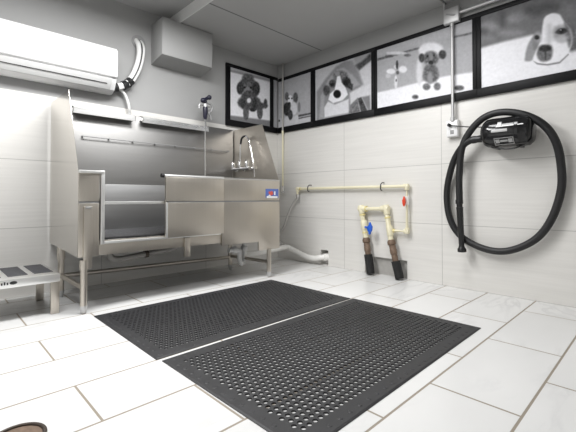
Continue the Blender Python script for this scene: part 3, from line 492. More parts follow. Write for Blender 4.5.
d = MB(); d.box(-2.166, -1.585, YF-.038, YF-.030, .818, .842); d.build('seam_shade', M['grey_pl'], door)  # dark strip drawn in for the shade of the door seam
d = MB(); d.box(-2.188, -2.168, YF-.052, YF-.042, .518, .824, .003); d.build('edge_strip', M['trim'], door)
MB().tube([(-1.583, YF-.004, 1.056), (XR, YF-.004, 1.056)], .012, 12).build('rim', M['steel_h'], tub)
# leg gussets on the front
g = MB(); g.box(-2.825, -2.765, YF-.034, YF-.012, .335, .80, .003); g.build('post', M['steel'], tub)
g = MB(); g.box(-2.815, -2.775, YF-.038, YF-.034, .782, .80, .001); g.build('rating_plate', M['silver'], tub)
g = MB(); g.box(-1.99, -1.935, YF-.022, YF+.004, .33, .505, .003); g.build('post', M['steel'], tub)
for x, y, top in ((-2.815, -.905, .40), (-2.815, -.26, .47), (-.972, -.905, .31), (-1.025, -.26, .47)):
    l = MB(); l.lathe([(.05, .025), (top, .025)], (x, y, 0), (x, y, 1), 18)
    if top > .35: l.lathe([(.33, .031), (top, .031)], (x, y, 0), (x, y, 1), 18)
    lo = l.build('leg', M['steel'], tub)
    l = MB(); l.lathe([(0, .014), (.012, .020), (.045, .027), (.06, .027)], (x, y, 0), (x, y, 1), 18); l.build('foot', M['conduit'], lo)
c = MB(); c.tube([(-2.815, -.905, .187), (-2.815, -.26, .187)], .019, 12); c.build('cross_tube', M['steel'], tub)
c = MB(); c.tube([(-.972, -.905, .165), (-1.025, -.26, .165)], .019, 12); c.build('cross_tube', M['steel'], tub)
c = MB(); c.tube([(-2.815, -.26, .185), (-1.025, -.26, .150)], .020, 12); c.build('cross_tube', M['steel'], tub)
# label on the right end of the front
s = MB(); s.box(-1.022, -.835, YF-.0145, YF-.012, .862, .962); st = s.build('label_plate', M['sticker_blue'], tub)
s = MB(); s.box(-1.010, -.85, YF-.0155, YF-.0143, .862, .882); s.box(-.90, -.882, YF-.0155, YF-.0143, .895, .935)
s.prism([(-.99, .885), (-.95, .885), (-.935, .905), (-.965, .90)], 1, YF-.0155, YF-.0143); s.build('white_print', M['sticker_white'], st)
s = MB(); s.prism([(-.985, .915), (-.975, .938), (-.955, .928), (-.945, .94), (-.92, .932), (-.912, .905), (-.93, .895), (-.95, .885), (-.965, .90)], 1, YF-.0158, YF-.0145)
s.build('red_print', M['sticker_red'], st)

# grate lying in the basin
g = MB()
for i in range(14):
    y = -.84+i*.055; g.box(-2.66, -1.60, y, y+.018, .535, .552, .002)
for x in (-2.64, -2.30, -1.96, -1.62): g.box(x-.012, x+.012, -.85, -.09, .485, .537)
tag(g.build('floor_grate', M['grate'], None, (-2.13, -.47, .485)), 'slatted steel floor grate lying inside the tub, seen through its open front', 'grate')

# faucet on the right side panel
XF = -.885
fa = thing('faucet', (XF, -.28, 1.22), 'chrome faucet with tall curved spout mounted inside the right end of the tub', 'faucet')
b = MB(); b.tube([(XF, -.10, 1.222), (XF, -.46, 1.222)], .019, 14)
for y in (-.13, -.28, -.43): b.tube([(XF, y, 1.222), (-.831, y, 1.222)], .017, 12); b.lathe([(0, .03), (.012, .026)], (-.831, y, 1.222), (XF, y, 1.222), 16)
b.build('valve_body', M['chrome'], fa)
for y in (-.12, -.26, -.40):
    h = MB(); h.lathe([(0, .020), (.02, .024), (.045, .02), (.05, .026), (.075, .022), (.085, .008)], (XF, y, 1.23), (XF, y, 2), 16)
    h.tube([(XF, y, 1.30), (XF-.03, y-.02, 1.325)], .006, 8); h.build('handle', M['chrome'], fa)
n = MB(); n.tube([(XF, -.265, 1.23), (XF, -.274, 1.516), (XF, -.294, 1.585), (XF, -.335, 1.612), (XF, -.385, 1.61), (XF, -.433, 1.567), (XF, -.455, 1.52)], .010, 12, 5)
n.build('spout', M['chrome'], fa)
n = MB(); n.tube([(XF, -.276, 1.525), (XF, -.294, 1.587), (XF, -.335, 1.614), (XF, -.38, 1.613)], .0125, 12, 5); n.build('spout_sleeve', M['black_pl'], fa)
n = MB(); n.tube([(XF-.003, -.45, 1.535), (XF-.01, -.481, 1.471), (XF-.012, -.529, 1.312), (XF-.014, -.555, 1.2), (XF-.012, -.566, 1.11)], .0075, 10, 5)
n.build('spray_hose', M['chrome'], fa)

# hand shower on its riser
sp = thing('hand_shower', (-1.335, -.19, 1.1), 'navy gripped hand shower standing on a thin chrome riser behind the tub rim', 'shower')
p = MB(); p.tube([(-1.335, -.19, .98), (-1.335, -.19, 1.80)], .0085, 10); p.tube([(-1.335, -.19, 1.05), (-1.335, -.046, 1.05)], .008, 8); p.tube([(-1.335, -.19, 1.60), (-1.335, -.046, 1.60)], .006, 8); p.build('riser_pipe', M['chrome'], sp)
p = MB(); p.lathe([(0, .014), (.03, .025), (.12, .030), (.16, .024)], (-1.335, -.19, 1.78), (-1.335, -.19, 3), 16); p.build('grip', M['navy'], sp)
p = MB(); p.tube([(-1.415, -.19, 1.895), (-1.415, -.19, 1.935), (-1.39, -.19, 1.95), (-1.335, -.19, 1.945), (-1.27, -.19, 1.945)], .014, 10, 4); p.lathe([(0, .03), (.035, .03)], (-1.335, -.19, 1.925), (-1.335, -.19, 3), 14); p.build('valve', M['conduit'], sp)
p = MB(); p.tube([(-1.30, -.19, 1.975), (-1.262, -.19, 1.972), (-1.238, -.19, 1.93), (-1.262, -.19, 1.875), (-1.29, -.19, 1.865), (-1.262, -.19, 1.83), (-1.252, -.19, 1.78)], .012, 10, 5); p.build('trigger', M['grey_pl'], sp)
p = MB(); p.tube([(-1.335, -.19, 1.96), (-1.33, -.19, 2.0)], .017, 10); p.tube([(-1.372, -.19, 1.995), (-1.288, -.19, 2.045)], .020, 12); p.ball((-1.37, -.2, 1.995), .031); p.ball((-1.288, -.2, 2.045), .028); p.build('spray_head', M['navy'], sp)

# ------------------------------------------------------------------ step bench at the left
be = thing('step_bench', (-3.52, -.48, 0), 'low steel step bench with dark grip treads standing left of the tub', 'bench')
b = MB(); b.box(-4.10, -2.938, -.77, -.19, .238, .298, .004); b.build('top', M['trim'], be)
for i in range(7):
    x1 = -2.962-i*.16
    MB().box(x1-.12, x1, -.665, -.225, .2975, .3005, .001).build('tread_pad', M['pad'], be)
for x, y in ((-2.968, -.75), (-2.968, -.25), (-4.07, -.75), (-4.07, -.25)):
    MB().box(x-.028, x+.028, y-.012, y+.012, 0, .24, .003).build('leg', M['steel'], be)
s = MB()
for i, hgt in enumerate((.016, .022, .016, .022, .016, .016)): s.box(-3.262-i*.016, -3.253-i*.016, -.7712, -.7698, .262, .262+hgt)
s.prism([(-3.245+.021+.022*math.cos(t*PI/8), .272+.012*math.sin(t*PI/8)) for t in range(16)], 1, -.7712, -.7698)
s.build('logo', M['black_pl'], be)

# ------------------------------------------------------------------ air conditioner
ac = thing('air_conditioner', (-2.86, -.11, 1.9), 'white wall mounted air conditioner above the left end of the tub', 'air conditioner')
X0, X1 = -3.42, -2.335
b = MB(); b.prism([(-.002, 1.905), (-.002, 2.33), (-.14, 2.33), (-.205, 2.30), (-.20, 2.04), (-.135, 1.925), (-.06, 1.90)], 0, X0, X1, .008); b.build('body', M['white_pl'], ac)
b = MB(); b.prism([(-.19, 2.035), (-.145, 2.332), (-.19, 2.327), (-.222, 2.295), (-.222, 2.05), (-.21, 2.035)], 0, X0+.002, X1-.002, .006); b.build('front_panel', M['white_pl'], ac)
b = MB(); b.prism([(-.202, 2.022), (-.212, 2.016), (-.155, 1.92), (-.142, 1.922)], 0, X0+.05, X1-.05, .003); lv = b.build('louver', M['louver'], ac)
b = MB(); b.prism([(-.1895, 1.970), (-.1925, 1.973), (-.1905, 1.9685), (-.188, 1.9665)], 0, X0+.06, X1-.09); b.build('louver_gap', M['black_pl'], lv)
b = MB(); b.box(X1-.04, X1-.006, -.2235, -.2215, 2.100, 2.106); b.build('badge', M['grey_pl'], ac)
P1 = [(-2.36, -.10, 1.965), (-2.244, -.085, 2.017), (-2.156, -.06, 2.103), (-2.095, -.06, 2.233), (-2.064, -.06, 2.379), (-2.066, -.05, 2.489), (-2.071, .01, 2.553)]
P2 = [(-2.36, -.10, 1.945), (-2.224, -.085, 2.0), (-2.125, -.06, 2.09), (-2.053, -.06, 2.242), (-2.022, -.06, 2.389), (-2.018, -.05, 2.479), (-2.020, .01, 2.556)]
pl = thing('refrigerant_lines', (-2.2, -.06, 2.0), 'pair of white wrapped pipes curving from the air conditioner up into the wall', 'pipe')
for P in (P1, P2): MB().tube(P, .026 if P is P1 else .019, 14, 6).build('insulated_pipe', M['white_mt'], pl)
p = MB(); p.lathe([(0, .075), (.006, .072)], (-2.046, -.0005, 2.54), (-2.046, -1, 2.54), 20); p.build('dark_hole_disc', M['grey_pl'], pl)  # dark disc stands for the shaded hole where the pipes enter
p = MB(); SA = spline([Vector(q) for q in P1], 6); SB = spline([Vector(q) for q in P2], 6); k0 = len(SA)//5
p.tube([(u+v)/2+Vector((0, -.022, 0)) for u, v in zip(SA, SB)][k0:], .007, 8); p.build('gap_shade', M['black_pl'], pl)  # dark tube drawn in for the shaded gap between the two pipes
b = MB()
for t0 in (.02, .16, .25):
    S = spline([Vector(q) for q in P1], 20); S2 = spline([Vector(q) for q in P2], 20); n = len(S)
    i0 = int(t0*n); i1 = i0+8
    b.tube([(S[i]+S2[i])/2 for i in range(i0, i1)], .047, 14)
b.build('black_tape', M['black_pl'], pl)
b = MB(); b.tube([(-2.29, -.09, 1.985), (-2.257, -.06, 1.972), (-2.202, -.05, 1.928), (-2.171, -.05, 1.851), (-2.157, -.045, 1.792), (-2.150, -.022, 1.75), (-2.148, -.0155, 1.70)], .0145, 12, 5)
tag(b.build('condensate_hose', M['white_mt'], None, (-2.15, -.02, 1.66)), 'thin white hose hanging from the air conditioner down behind the tub', 'hose')

# boxed duct
bx = thing('duct_box', (-1.6, -.14, 2.37), 'grey rectangular boxed duct on the back wall under the ceiling step', 'duct')
b = MB(); b.prism([(0, 2.335), (-.262, 2.385), (-.275, 2.772), (0, 2.772)], 0, -1.905, -1.292, .004); b.build('casing', M['wallbox'], bx)
b = MB(); b.prism([(.0, 2.328), (-.264, 2.379), (-.264, 2.385), (0, 2.335)], 0, -1.908, -1.289, .001); b.build('bottom_panel', M['wallbox'], bx)

# ------------------------------------------------------------------ framed prints
def smooth_poly(P, S, Z):
    """signed distance (negative inside) of grid points to a polygon"""
    P = np.array(P); n = len(P); d = np.full(S.shape, 1e9); inside = np.zeros(S.shape, bool)
    for i in range(n):
        a, b = P[i], P[(i+1) % n]; e = b-a; l2 = e@e+1e-12
        wx, wz = S-a[0], Z-a[1]
        t = np.clip((wx*e[0]+wz*e[1])/l2, 0, 1)
        d = np.minimum(d, np.hypot(wx-t*e[0], wz-t*e[1]))
        c = (a[1] > Z) != (b[1] > Z)
        with np.errstate(divide='ignore', invalid='ignore'):
            xi = a[0]+(Z-a[1])*e[0]/(e[1] if abs(e[1]) > 1e-12 else 1e-12)
        inside ^= c & (S < xi)
    return np.where(inside, -d, d)
def print_mat():
    m = mat('photo_print', (.5, .5, .5), .5, 0, .25); N, L, b = nodes(m)
    at = N.new('ShaderNodeAttribute'); at.attribute_name = 'tone'; L.new(at.outputs['Color'], b.inputs['Base Color'])
    return m
M['print'] = print_mat()
def make_print(name, key, base, s0, s1, z0, z1, axis, at_, parent):
    """flat photographic print as a fine grid whose ink tone is stored per vertex; axis 0 = on right wall, 1 = on back wall"""
    nx = int(abs(s1-s0)/.0065); nz = int((z1-z0)/.0065)
    s = np.linspace(s0, s1, nx+1); z = np.linspace(z0, z1, nz+1)
    S, Z = np.meshgrid(s, z)
    rng = np.random.default_rng(key)
    T = np.full(S.shape, base); A = np.full(S.shape, .012)
    for val, soft, P in PRINTS[key]:
        k = np.clip(.5-smooth_poly(P, S, Z)/(2*soft), 0, 1); k = k*k*(3-2*k)
        T = T*(1-k)+val*k
        A = A*(1-k)+(.05 if val < .5 else .012)*k if soft < .026 else A
    def blur(g, n):
        for _ in range(n): g = (g+np.roll(g, 1, 0)+np.roll(g, -1, 0)+np.roll(g, 1, 1)+np.roll(g, -1, 1))/5
        return g/g.std()
    g = blur(rng.normal(0, 1, T.shape), 3)*.7+blur(rng.normal(0, 1, T.shape), 1)*.5
    T = np.clip(T+A*g, .02, 1)
    lin = np.where(T <= .04045, T/12.92, ((T+.055)/1.055)**2.4)*.95
    off = root_loc(parent)
    verts = [((at_, a, c) if axis == 0 else (a, at_, c)) for c in z for a in s]
    verts = [tuple(Vector(v)-off) for v in verts]
    W = nx+1; faces = []
    for j in range(nz):
        for i in range(nx):
            q = (j*W+i, j*W+i+1, (j+1)*W+i+1, (j+1)*W+i)
            faces.append(q)
    me = bpy.data.meshes.new(name); me.from_pydata(verts, [], faces); me.update()
    ca = me.color_attributes.new('tone', 'FLOAT_COLOR', 'POINT')
    f = lin.ravel(); a = np.stack([f*.985, f*.985, f*1.03, np.ones_like(f)], 1).ravel().astype(np.float32)
    ca.data.foreach_set('color', a)
    me.materials.append(M['print'])
    o = bpy.data.objects.new(name, me); COL.objects.link(o); o.parent = parent
    return o
FZ0, FZ1, FB = 1.795, 2.58, .066
def framed(key, label, s0, s1, axis, base, b0, b1, z1=FZ1, dep=.03, cut=0.0):
    mid = (s0+s1)/2
    loc = (-.002, mid, FZ0) if axis == 0 else (mid, -.002, FZ0)
    t = thing('framed_print', loc, label, 'picture', 'black framed dog photographs around the top of the walls')
    f = MB()
    def bar(a, c, z0, z1_, *_):
        if axis == 0: f.box(-dep, -.001, a, c, z0, z1_, .002)
        else: f.box(a, c, -dep, -.001, z0, z1_, .002)
    bar(s0, s1, FZ0, FZ0+FB+.012); bar(s0, s1, z1-.042, z1)
    if b0: bar(s0, s0+b0, FZ0+FB+.012, z1-.042)
    if b1: bar(s1-b1-cut, s1-cut, FZ0+FB+.012, z1-.042)
    f.build('frame', M['frame'], t)
    pr = make_print('print', key, base, s0+b0*.9, s1-(0 if cut else b1*.9), FZ0+FB, z1-.03, axis, -.018, t)
    return t
# sides: along Y the larger value lies nearer the corner
framed(1, 'black framed photo of a dark curly dog, alone on the back wall', -.925, -.031, 1, .93, .062, .062, 2.60, cut=.082)
framed(2, 'black framed photo of a small seated spaniel, first on the right wall from the corner', -.705, -.031, 0, .70, .04, .0)
framed(3, 'black framed photo of a white muzzled puppy hooded in a towel', -1.637, -.706, 0, .78, .036, .036)
framed(4, 'black framed photo of a fluffy dog in a bathtub, behind the grey conduit', -2.737, -1.638, 0, .68, .036, .036)
framed(5, 'black framed photo of a resting beagle face, last on the right wall above the dryer', -3.95, -2.738, 0, .44, .036, .036)

# ------------------------------------------------------------------ pipes on the right wall
cp = thing('corner_pipe', (-.04, -.148, .95), 'thin cream water pipe running up the corner from beside the tub to the ceiling', 'pipe')
p = MB(); p.tube([(-.045, -.148, 1.795), (-.045, -.148, 2.78)], .013, 12); p.build('upper_pipe', M['grey_pipe'], cp)
p = MB(); p.tube([(-.045, -.148, 1.0), (-.045, -.148, 1.80)], .0125, 12); p.lathe([(0, .017), (.035, .017)], (-.045, -.148, 1.78), (-.045, -.148, 3), 14); p.build('lower_pipe', M['pvc'], cp)
p = MB(); p.lathe([(0, .027), (.035, .027), (.036, .02), (.075, .02)], (-.045, -.148, .955), (-.045, -.148, 2), 14); p.tube([(-.045, -.148, .965), (-.045, -.148, .945), (-.05, -.19, .94)], .012, 10); p.build('stop_valve', M['chrome'], cp)

ws = thing('water_supply_pipes', (-.05, -1.6, .0), 'cream water pipe loop with blue and red valves on the right wall', 'pipe')
p = MB()
p.tube([(-.05, -.444, .905), (-.05, -.444, .985), (-.05, -2.045, .987), (-.05, -2.045, .51), (-.05, -1.85, .51)], .0165, 12)
p.build('thin_pipe', M['pvc'], ws)
p = MB()
p.tube([(-.07, -1.552, .40), (-.06, -1.482, .735), (-.06, -1.805, .745), (-.07, -1.868, .40)], .030, 14)
p.build('thick_pipe', M['pvc'], ws)
for q0, q1, r in (((-.05, -2.045, .945), (-.05, -2.045, 1.008), .024), ((-.05, -2.008, .987), (-.05, -2.066, .987), .024), ((-.05, -.425, .985), (-.05, -.48, .985), .023), ((-.05, -.444, .94), (-.05, -.444, 1.008), .023),
                  ((-.05, -2.045, .49), (-.05, -2.045, .55), .024), ((-.05, -2.065, .51), (-.05, -2.01, .51), .024),
                  ((-.06, -1.472, .775), (-.062, -1.495, .68), .035), ((-.06, -1.450, .735), (-.06, -1.54, .737), .035), ((-.06, -1.745, .743), (-.06, -1.838, .746), .035), ((-.06, -1.797, .785), (-.062, -1.817, .68), .035),
                  ((-.067, -1.845, .56), (-.069, -1.860, .455), .035), ((-.065, -1.515, .60), (-.067, -1.535, .50), .038)):
    p = MB(); v = Vector(q1)-Vector(q0); p.lathe([(0, r*.94), (.004, r), (v.length-.004, r), (v.length, r*.94)], q0, q1, 16); p.build('fitting', M['pvc'], ws)
for q0, q1, r in (((-.062, -1.496, .675), (-.0625, -1.499, .66), .034), ((-.06, -1.542, .737), (-.06, -1.556, .737), .034), ((-.063, -1.822, .655), (-.0635, -1.825, .64), .034), ((-.067, -1.54, .475), (-.068, -1.543, .46), .035), ((-.05, -1.885, .51), (-.05, -1.90, .51), .021), ((-.05, -.49, .985), (-.05, -.51, .985), .02)):
    p = MB(); v = Vector(q1)-Vector(q0); p.lathe([(0, r), (v.length, r)], q0, q1, 14); p.build('glue_ring', M['pvc_y'], ws)
p = MB(); p.tube([(-.067, -1.53, .53), (-.09, -1.56, .53), (-.125, -1.62, .53)], .014, 10); p.prism([(-1.6668, 0.498), (-1.6744, 0.5436), (-1.6592, 0.5626), (-1.6478, 0.593), (-1.6364, 0.593), (-1.6311, 0.5626), (-1.6136, 0.5474), (-1.6083, 0.5056), (-1.6235, 0.4828), (-1.6311, 0.4562), (-1.6463, 0.454), (-1.6516, 0.4828)], 0, -.14, -.115, .006); p.build('valve_handle', M['blue'], ws)
p = MB(); p.tube([(-.06, -2.04, .83), (-.09, -2.03, .83)], .009, 10); p.prism([(-2.0566, 0.8144), (-2.0535, 0.8534), (-2.0457, 0.8768), (-2.0348, 0.8807), (-2.0285, 0.8534), (-2.0207, 0.8378), (-2.0223, 0.8066), (-2.0317, 0.7754), (-2.0441, 0.7731)], 0, -.11, -.092, .004); p.build('valve_handle', M['red'], ws)
p = MB(); p.lathe([(0, .023), (.09, .023)], (-.05, -2.045, .79), (-.05, -2.045, 3), 14); p.build('valve_body', M['white_pvc'], ws)
for a, b_ in (((-.07, -1.550, .41), (-.08, -1.588, .20)), ((-.07, -1.866, .41), (-.08, -1.935, .16))):
    p = MB(); a = Vector(a); b_ = Vector(b_); l = (b_-a).length
    p.lathe([(0, .034), (.02, .045), (.05, .045), (.055, .035), (.10, .035), (.105, .038), (.15, .038), (.155, .033), (l, .033)], a, b_, 10); p.build('brass_union', M['brass'], ws)
    p = MB(); e = b_+(b_-a)*(b_.z-.012)/(a.z-b_.z); p.tube([b_+(a-b_)*.12, b_, (b_+e)/2+Vector((.004, 0, 0)), e], .046, 14, 4); p.build('foam_sleeve', M['ins'], ws)
for y in (-.655, -1.745):
    p = MB(); p.tube([(-.001, y, 1.03), (-.04, y, 1.03), (-.074, y, 1.008), (-.074, y, .96), (-.05, y, .945)], .006, 8, 4); p.build('pipe_clip', M['black_pl'], ws)
p = MB(); p.lathe([(0, .016), (.03, .021), (.06, .021), (.065, .014)], (-.05, -.444, .85), (-.05, -.444, 2), 12); p.tube([(-.05, -.444, .858), (-.055, -.40, .84)], .014, 10); p.tube([(-.05, -.455, .862), (-.085, -.47, .855)], .008, 8); p.build('hose_valve', M['chrome'], ws)
p = MB(); p.tube([(-.055, -.415, .845), (-.06, -.368, .79), (-.07, -.28, .64), (-.07, -.20, .47), (-.07, -.11, .36), (-.075, -.08, .30)], .013, 12, 6); p.build('flexible_hose', M['braid'], ws)

# drain pipe below the tub
dp = thing('drain_pipe', (-1.0, -.5, .0), 'white plastic drain pipe running from under the tub into the right wall', 'pipe')
p = MB(); p.tube([(-1.02, -.50, .19), (-.72, -.50, .205), (-.36, -.42, .205), (-.13, -.33, .19), (-.08, -.45, .14), (-.075, -.62, .095), (-.07, -.76, .085), (-.05, -.86, .105), (.02, -.915, .108), (.12, -.92, .108)], .034, 16, 6); p.build('pipe', M['white_pvc'], dp)
p = MB(); p.lathe([(0, .035), (.004, .046), (.07, .046), (.075, .035)], (-.03, -.885, .107), (.05, -.93, .108), 16); p.build('coupling', M['white_pvc'], dp)
p = MB(); p.tube([(-1.00, -.50, .40), (-1.0, -.50, .23), (-1.03, -.52, .13), (-1.07, -.54, .115), (-1.10, -.545, .16), (-1.10, -.545, .24), (-1.12, -.545, .27), (-1.25, -.545, .28)], .027, 14, 5); p.build('trap', M['white_mt'], dp)
for q in (((-1.0, -.5, .25), (-1.0, -.5, 1)), ((-1.15, -.545, .278), (-1.3, -.545, .28))):
    p = MB(); p.lathe([(0, .036), (.004, .04), (.046, .04), (.05, .036)], *q, 14); p.build('slip_nut', M['white_mt'], dp)
td = thing('tub_drain_line', (-2.2, -.55, .3), 'grey plastic pipe with an elbow and a dark clamp below the tub opening', 'pipe')
p = MB(); p.tube([(-2.51, -.55, .46), (-2.51, -.55, .39), (-2.50, -.55, .345), (-2.455, -.55, .322), (-2.38, -.55, .322), (-2.20, -.55, .340), (-1.95, -.55, .365), (-1.86, -.55, .39), (-1.84, -.55, .46)], .026, 14, 5); p.build('pipe', M['drain_grey'], td)
p = MB(); p.lathe([(0, .036), (.03, .036)], (-2.20, -.55, .340), (-2.10, -.55, .350), 14); p.tube([(-2.185, -.55, .37), (-2.185, -.55, .455)], .007, 8); p.build('clamp', M['dark'], td)
ov = MB(); ov.lathe([(0, .032), (.012, .032), (.012, .024), (.045, .022), (.05, .012)], (-.001, -.083, .21), (-.2, -.083, .21), 16)
tag(ov.build('wall_fitting', M['chrome'], None, (-.001, -.083, .21)), 'small round metal wall fitting low beside the tub, above the white drain pipe', 'fitting')

# ------------------------------------------------------------------ electrics
jb = thing('junction_box', (-.04, -2.525, 2.54), 'square grey junction box under the ceiling on top of the vertical conduit', 'electrical box')
p = MB(); p.box(-.075, -.031, -2.60, -2.452, 2.545, 2.695, .006); p.build('box', M['conduit'], jb)
p = MB(); p.box(-.080, -.075, -2.595, -2.457, 2.55, 2.69, .003); pc = p.build('cover', M['conduit'], jb)
p = MB(); p.prism([(-2.575, 2.612), (-2.555, 2.600), (-2.475, 2.632), (-2.487, 2.645)], 0, -.084, -.080, .001); p.build('slot', M['grey_pl'], pc)
p = MB(); p.tube([(-.05, -2.526, 1.60), (-.05, -2.526, 2.56)], .0145, 12)
p.lathe([(0, .021), (.04, .021)], (-.05, -2.526, 1.60), (-.05, -2.526, 3), 14); p.lathe([(0, .021), (.03, .021)], (-.05, -2.526, 2.515), (-.05, -2.526, 3), 14)
tag(p.build('conduit_pipe', M['conduit'], None, (-.05, -2.526, 1.6)), 'vertical grey conduit between the outlet and the junction box, crossing a picture', 'conduit')
p = MB(); p.tube([(-.045, -2.59, 2.632), (-.045, -4.6, 2.632)], .017, 12)
tag(p.build('conduit_pipe', M['conduit'], None, (-.045, -2.6, 2.632)), 'horizontal grey conduit running right along the wall above the beagle picture', 'conduit')
p = MB(); p.tube([(-.045, -2.45, 2.69), (-.06, -2.45, 2.765), (-.16, -2.45, 2.768), (-1.2, -2.45, 2.768)], .009, 10, 4)
tag(p.build('ceiling_cable', M['conduit'], None, (-.045, -2.45, 2.69)), 'thin grey cable running from the junction box across the ceiling', 'cable')
ob = thing('outlet_box', (-.03, -2.52, 1.44), 'small white outlet box at the bottom end of the vertical conduit', 'outlet')
p = MB(); p.box(-.052, -.001, -2.575, -2.463, 1.45, 1.61, .005); p.build('box', M['white_mt'], ob)
p = MB(); p.box(-.058, -.052, -2.57, -2.468, 1.455, 1.605, .003); p.build('faceplate', M['white_pl'], ob)
p = MB(); p.box(-.0595, -.0575, -2.537, -2.503, 1.475, 1.515, .0005); p.build('socket', M['grey_pl'], ob)

# ------------------------------------------------------------------ blower dryer and its hose
DZ, DX = 1.425, -.145
dr = thing('blower_dryer', (DX, -3.0, 1.3), 'black force dryer with a long coiled black hose mounted on the right wall', 'dryer')
p = MB(); p.lathe([(0, .05), (.004, .075), (.025, .105), (.05, .122), (.09, .128), (.27, .128), (.275, .132), (.30, .132), (.305, .128), (.36, .124), (.385, .10), (.395, .06)], (DX, -2.822, DZ), (DX, -4, DZ-.02), 32); p.build('body', M['black_gl'], dr)
p = MB(); p.lathe([(0, .04), (.02, .035), (.06, .03), (.075, .034), (.10, .034)], (DX, -2.835, DZ-.035), (DX, -2.74, DZ-.04), 18); p.build('outlet_nozzle', M['black_pl'], dr)
p = MB(); p.box(-.05, -.001, -3.12, -2.90, 1.33, 1.52, .006); p.box(-.20, -.02, -3.115, -3.09, 1.29, 1.32, .004); p.box(-.20, -.02, -2.93, -2.905, 1.29, 1.32, .004); p.build('wall_bracket', M['black_pl'], dr)
def on_drum(y0, y1, z0, z1, r=.1295, k=6):
    """thin plate wrapped on the drum"""
    m = MB(); b = bmesh.new(); rows = []
    for i in range(k+1):
        z = z0+(z1-z0)*i/k; dz = z-DZ+.005; x = DX-math.sqrt(max(r*r-dz*dz, 1e-6))
        rows.append([b.verts.new((x, y0, z)), b.verts.new((x, y1, z)), b.verts.new((x+.004, y1, z)), b.verts.new((x+.004, y0, z))])
    for i in range(k):
        for j in range(4): b.faces.new((rows[i][j], rows[i][(j+1) % 4], rows[i+1][(j+1) % 4], rows[i+1][j]))
    b.faces.new(rows[0]); b.faces.new(rows[-1][::-1]); bmesh.ops.recalc_face_normals(b, faces=b.faces)
    return m.merge(b)
on_drum(-3.05, -2.93, 1.410, 1.432).build('name_plate', M['silver'], dr)
on_drum(-3.165, -2.965, 1.452, 1.459, .131).build('trim_strip', M['silver'], dr)
on_drum(-3.005, -2.975, 1.462, 1.495, .133).build('switch', M['silver'], dr)
q = on_drum(-3.09, -2.945, 1.308, 1.313, .1305)
for a in ((-3.09, -2.945, 1.357, 1.362), (-3.09, -3.085, 1.31, 1.36), (-2.95, -2.945, 1.31, 1.36)):
    t_ = on_drum(*a, .1305); q.bm.from_mesh((lambda mm: (t_.bm.to_mesh(mm), mm)[1])(bpy.data.meshes.new('t')))
q.build('plate_border', M['silver'], dr)
q = on_drum(-2.985, -2.955, 1.322, 1.350, .1305)
for a in ((-3.08, -3.05, 1.322, 1.350), (-3.045, -2.99, 1.330, 1.343)):
    t_ = on_drum(*a, .1305); q.bm.from_mesh((lambda mm: (t_.bm.to_mesh(mm), mm)[1])(bpy.data.meshes.new('t')))
q.build('plate_print', M['silver'], dr)
HP = [(-.145, -2.745, 1.389), (-.14, -2.714, 1.382), (-.13, -2.644, 1.34), (-.09, -2.54, 1.193), (-.06, -2.469, 0.938), (-.06, -2.486, 0.697), (-.06, -2.569, 0.53), (-.06, -2.711, 0.434), (-.06, -2.886, 0.393), (-.06, -3.043, 0.425), (-.06, -3.203, 0.532), (-.06, -3.308, 0.7), (-.06, -3.37, 0.924), (-.075, -3.375, 1.122), (-.12, -3.352, 1.302), (-.16, -3.282, 1.441), (-.18, -3.157, 1.538), (-.18, -2.996, 1.589), (-.17, -2.851, 1.57), (-.15, -2.727, 1.475), (-.135, -2.641, 1.322), (-.125, -2.61, 1.074), (-.12, -2.608, 0.83)]
p = MB(); S = spline([Vector(v) for v in HP], 12)
p.tube(S, .030, 16); ho = p.build('hose', M['hose'], dr)
p = MB(); p.lathe([(0, .033), (.035, .034), (.04, .026), (.065, .026), (.07, .032), (.09, .030), (.42, .024), (.44, .028), (.455, .038), (.48, .038), (.485, .02)], (-.12, -2.606, .845), (-.115, -2.625, .36), 18); p.build('nozzle', M['black_pl'], ho)
p = MB(); p.tube([(-.06, -2.50, 1.562), (-.075, -2.53, 1.553), (-.075, -2.62, 1.532), (-.09, -2.72, 1.512), (-.13, -2.83, 1.49)], .0055, 8, 5)
p.lathe([(0, .016), (.03, .016), (.04, .008)], (-.058, -2.498, 1.562), (-.12, -2.505, 1.56), 12); p.build('power_cord', M['black_pl'], dr)
p = MB(); p.tube([(-.17, -2.93, 1.30), (-.19, -2.99, 1.278), (-.19, -3.08, 1.275), (-.17, -3.16, 1.305)], .006, 8, 5); p.build('loose_cable', M['black_pl'], dr)

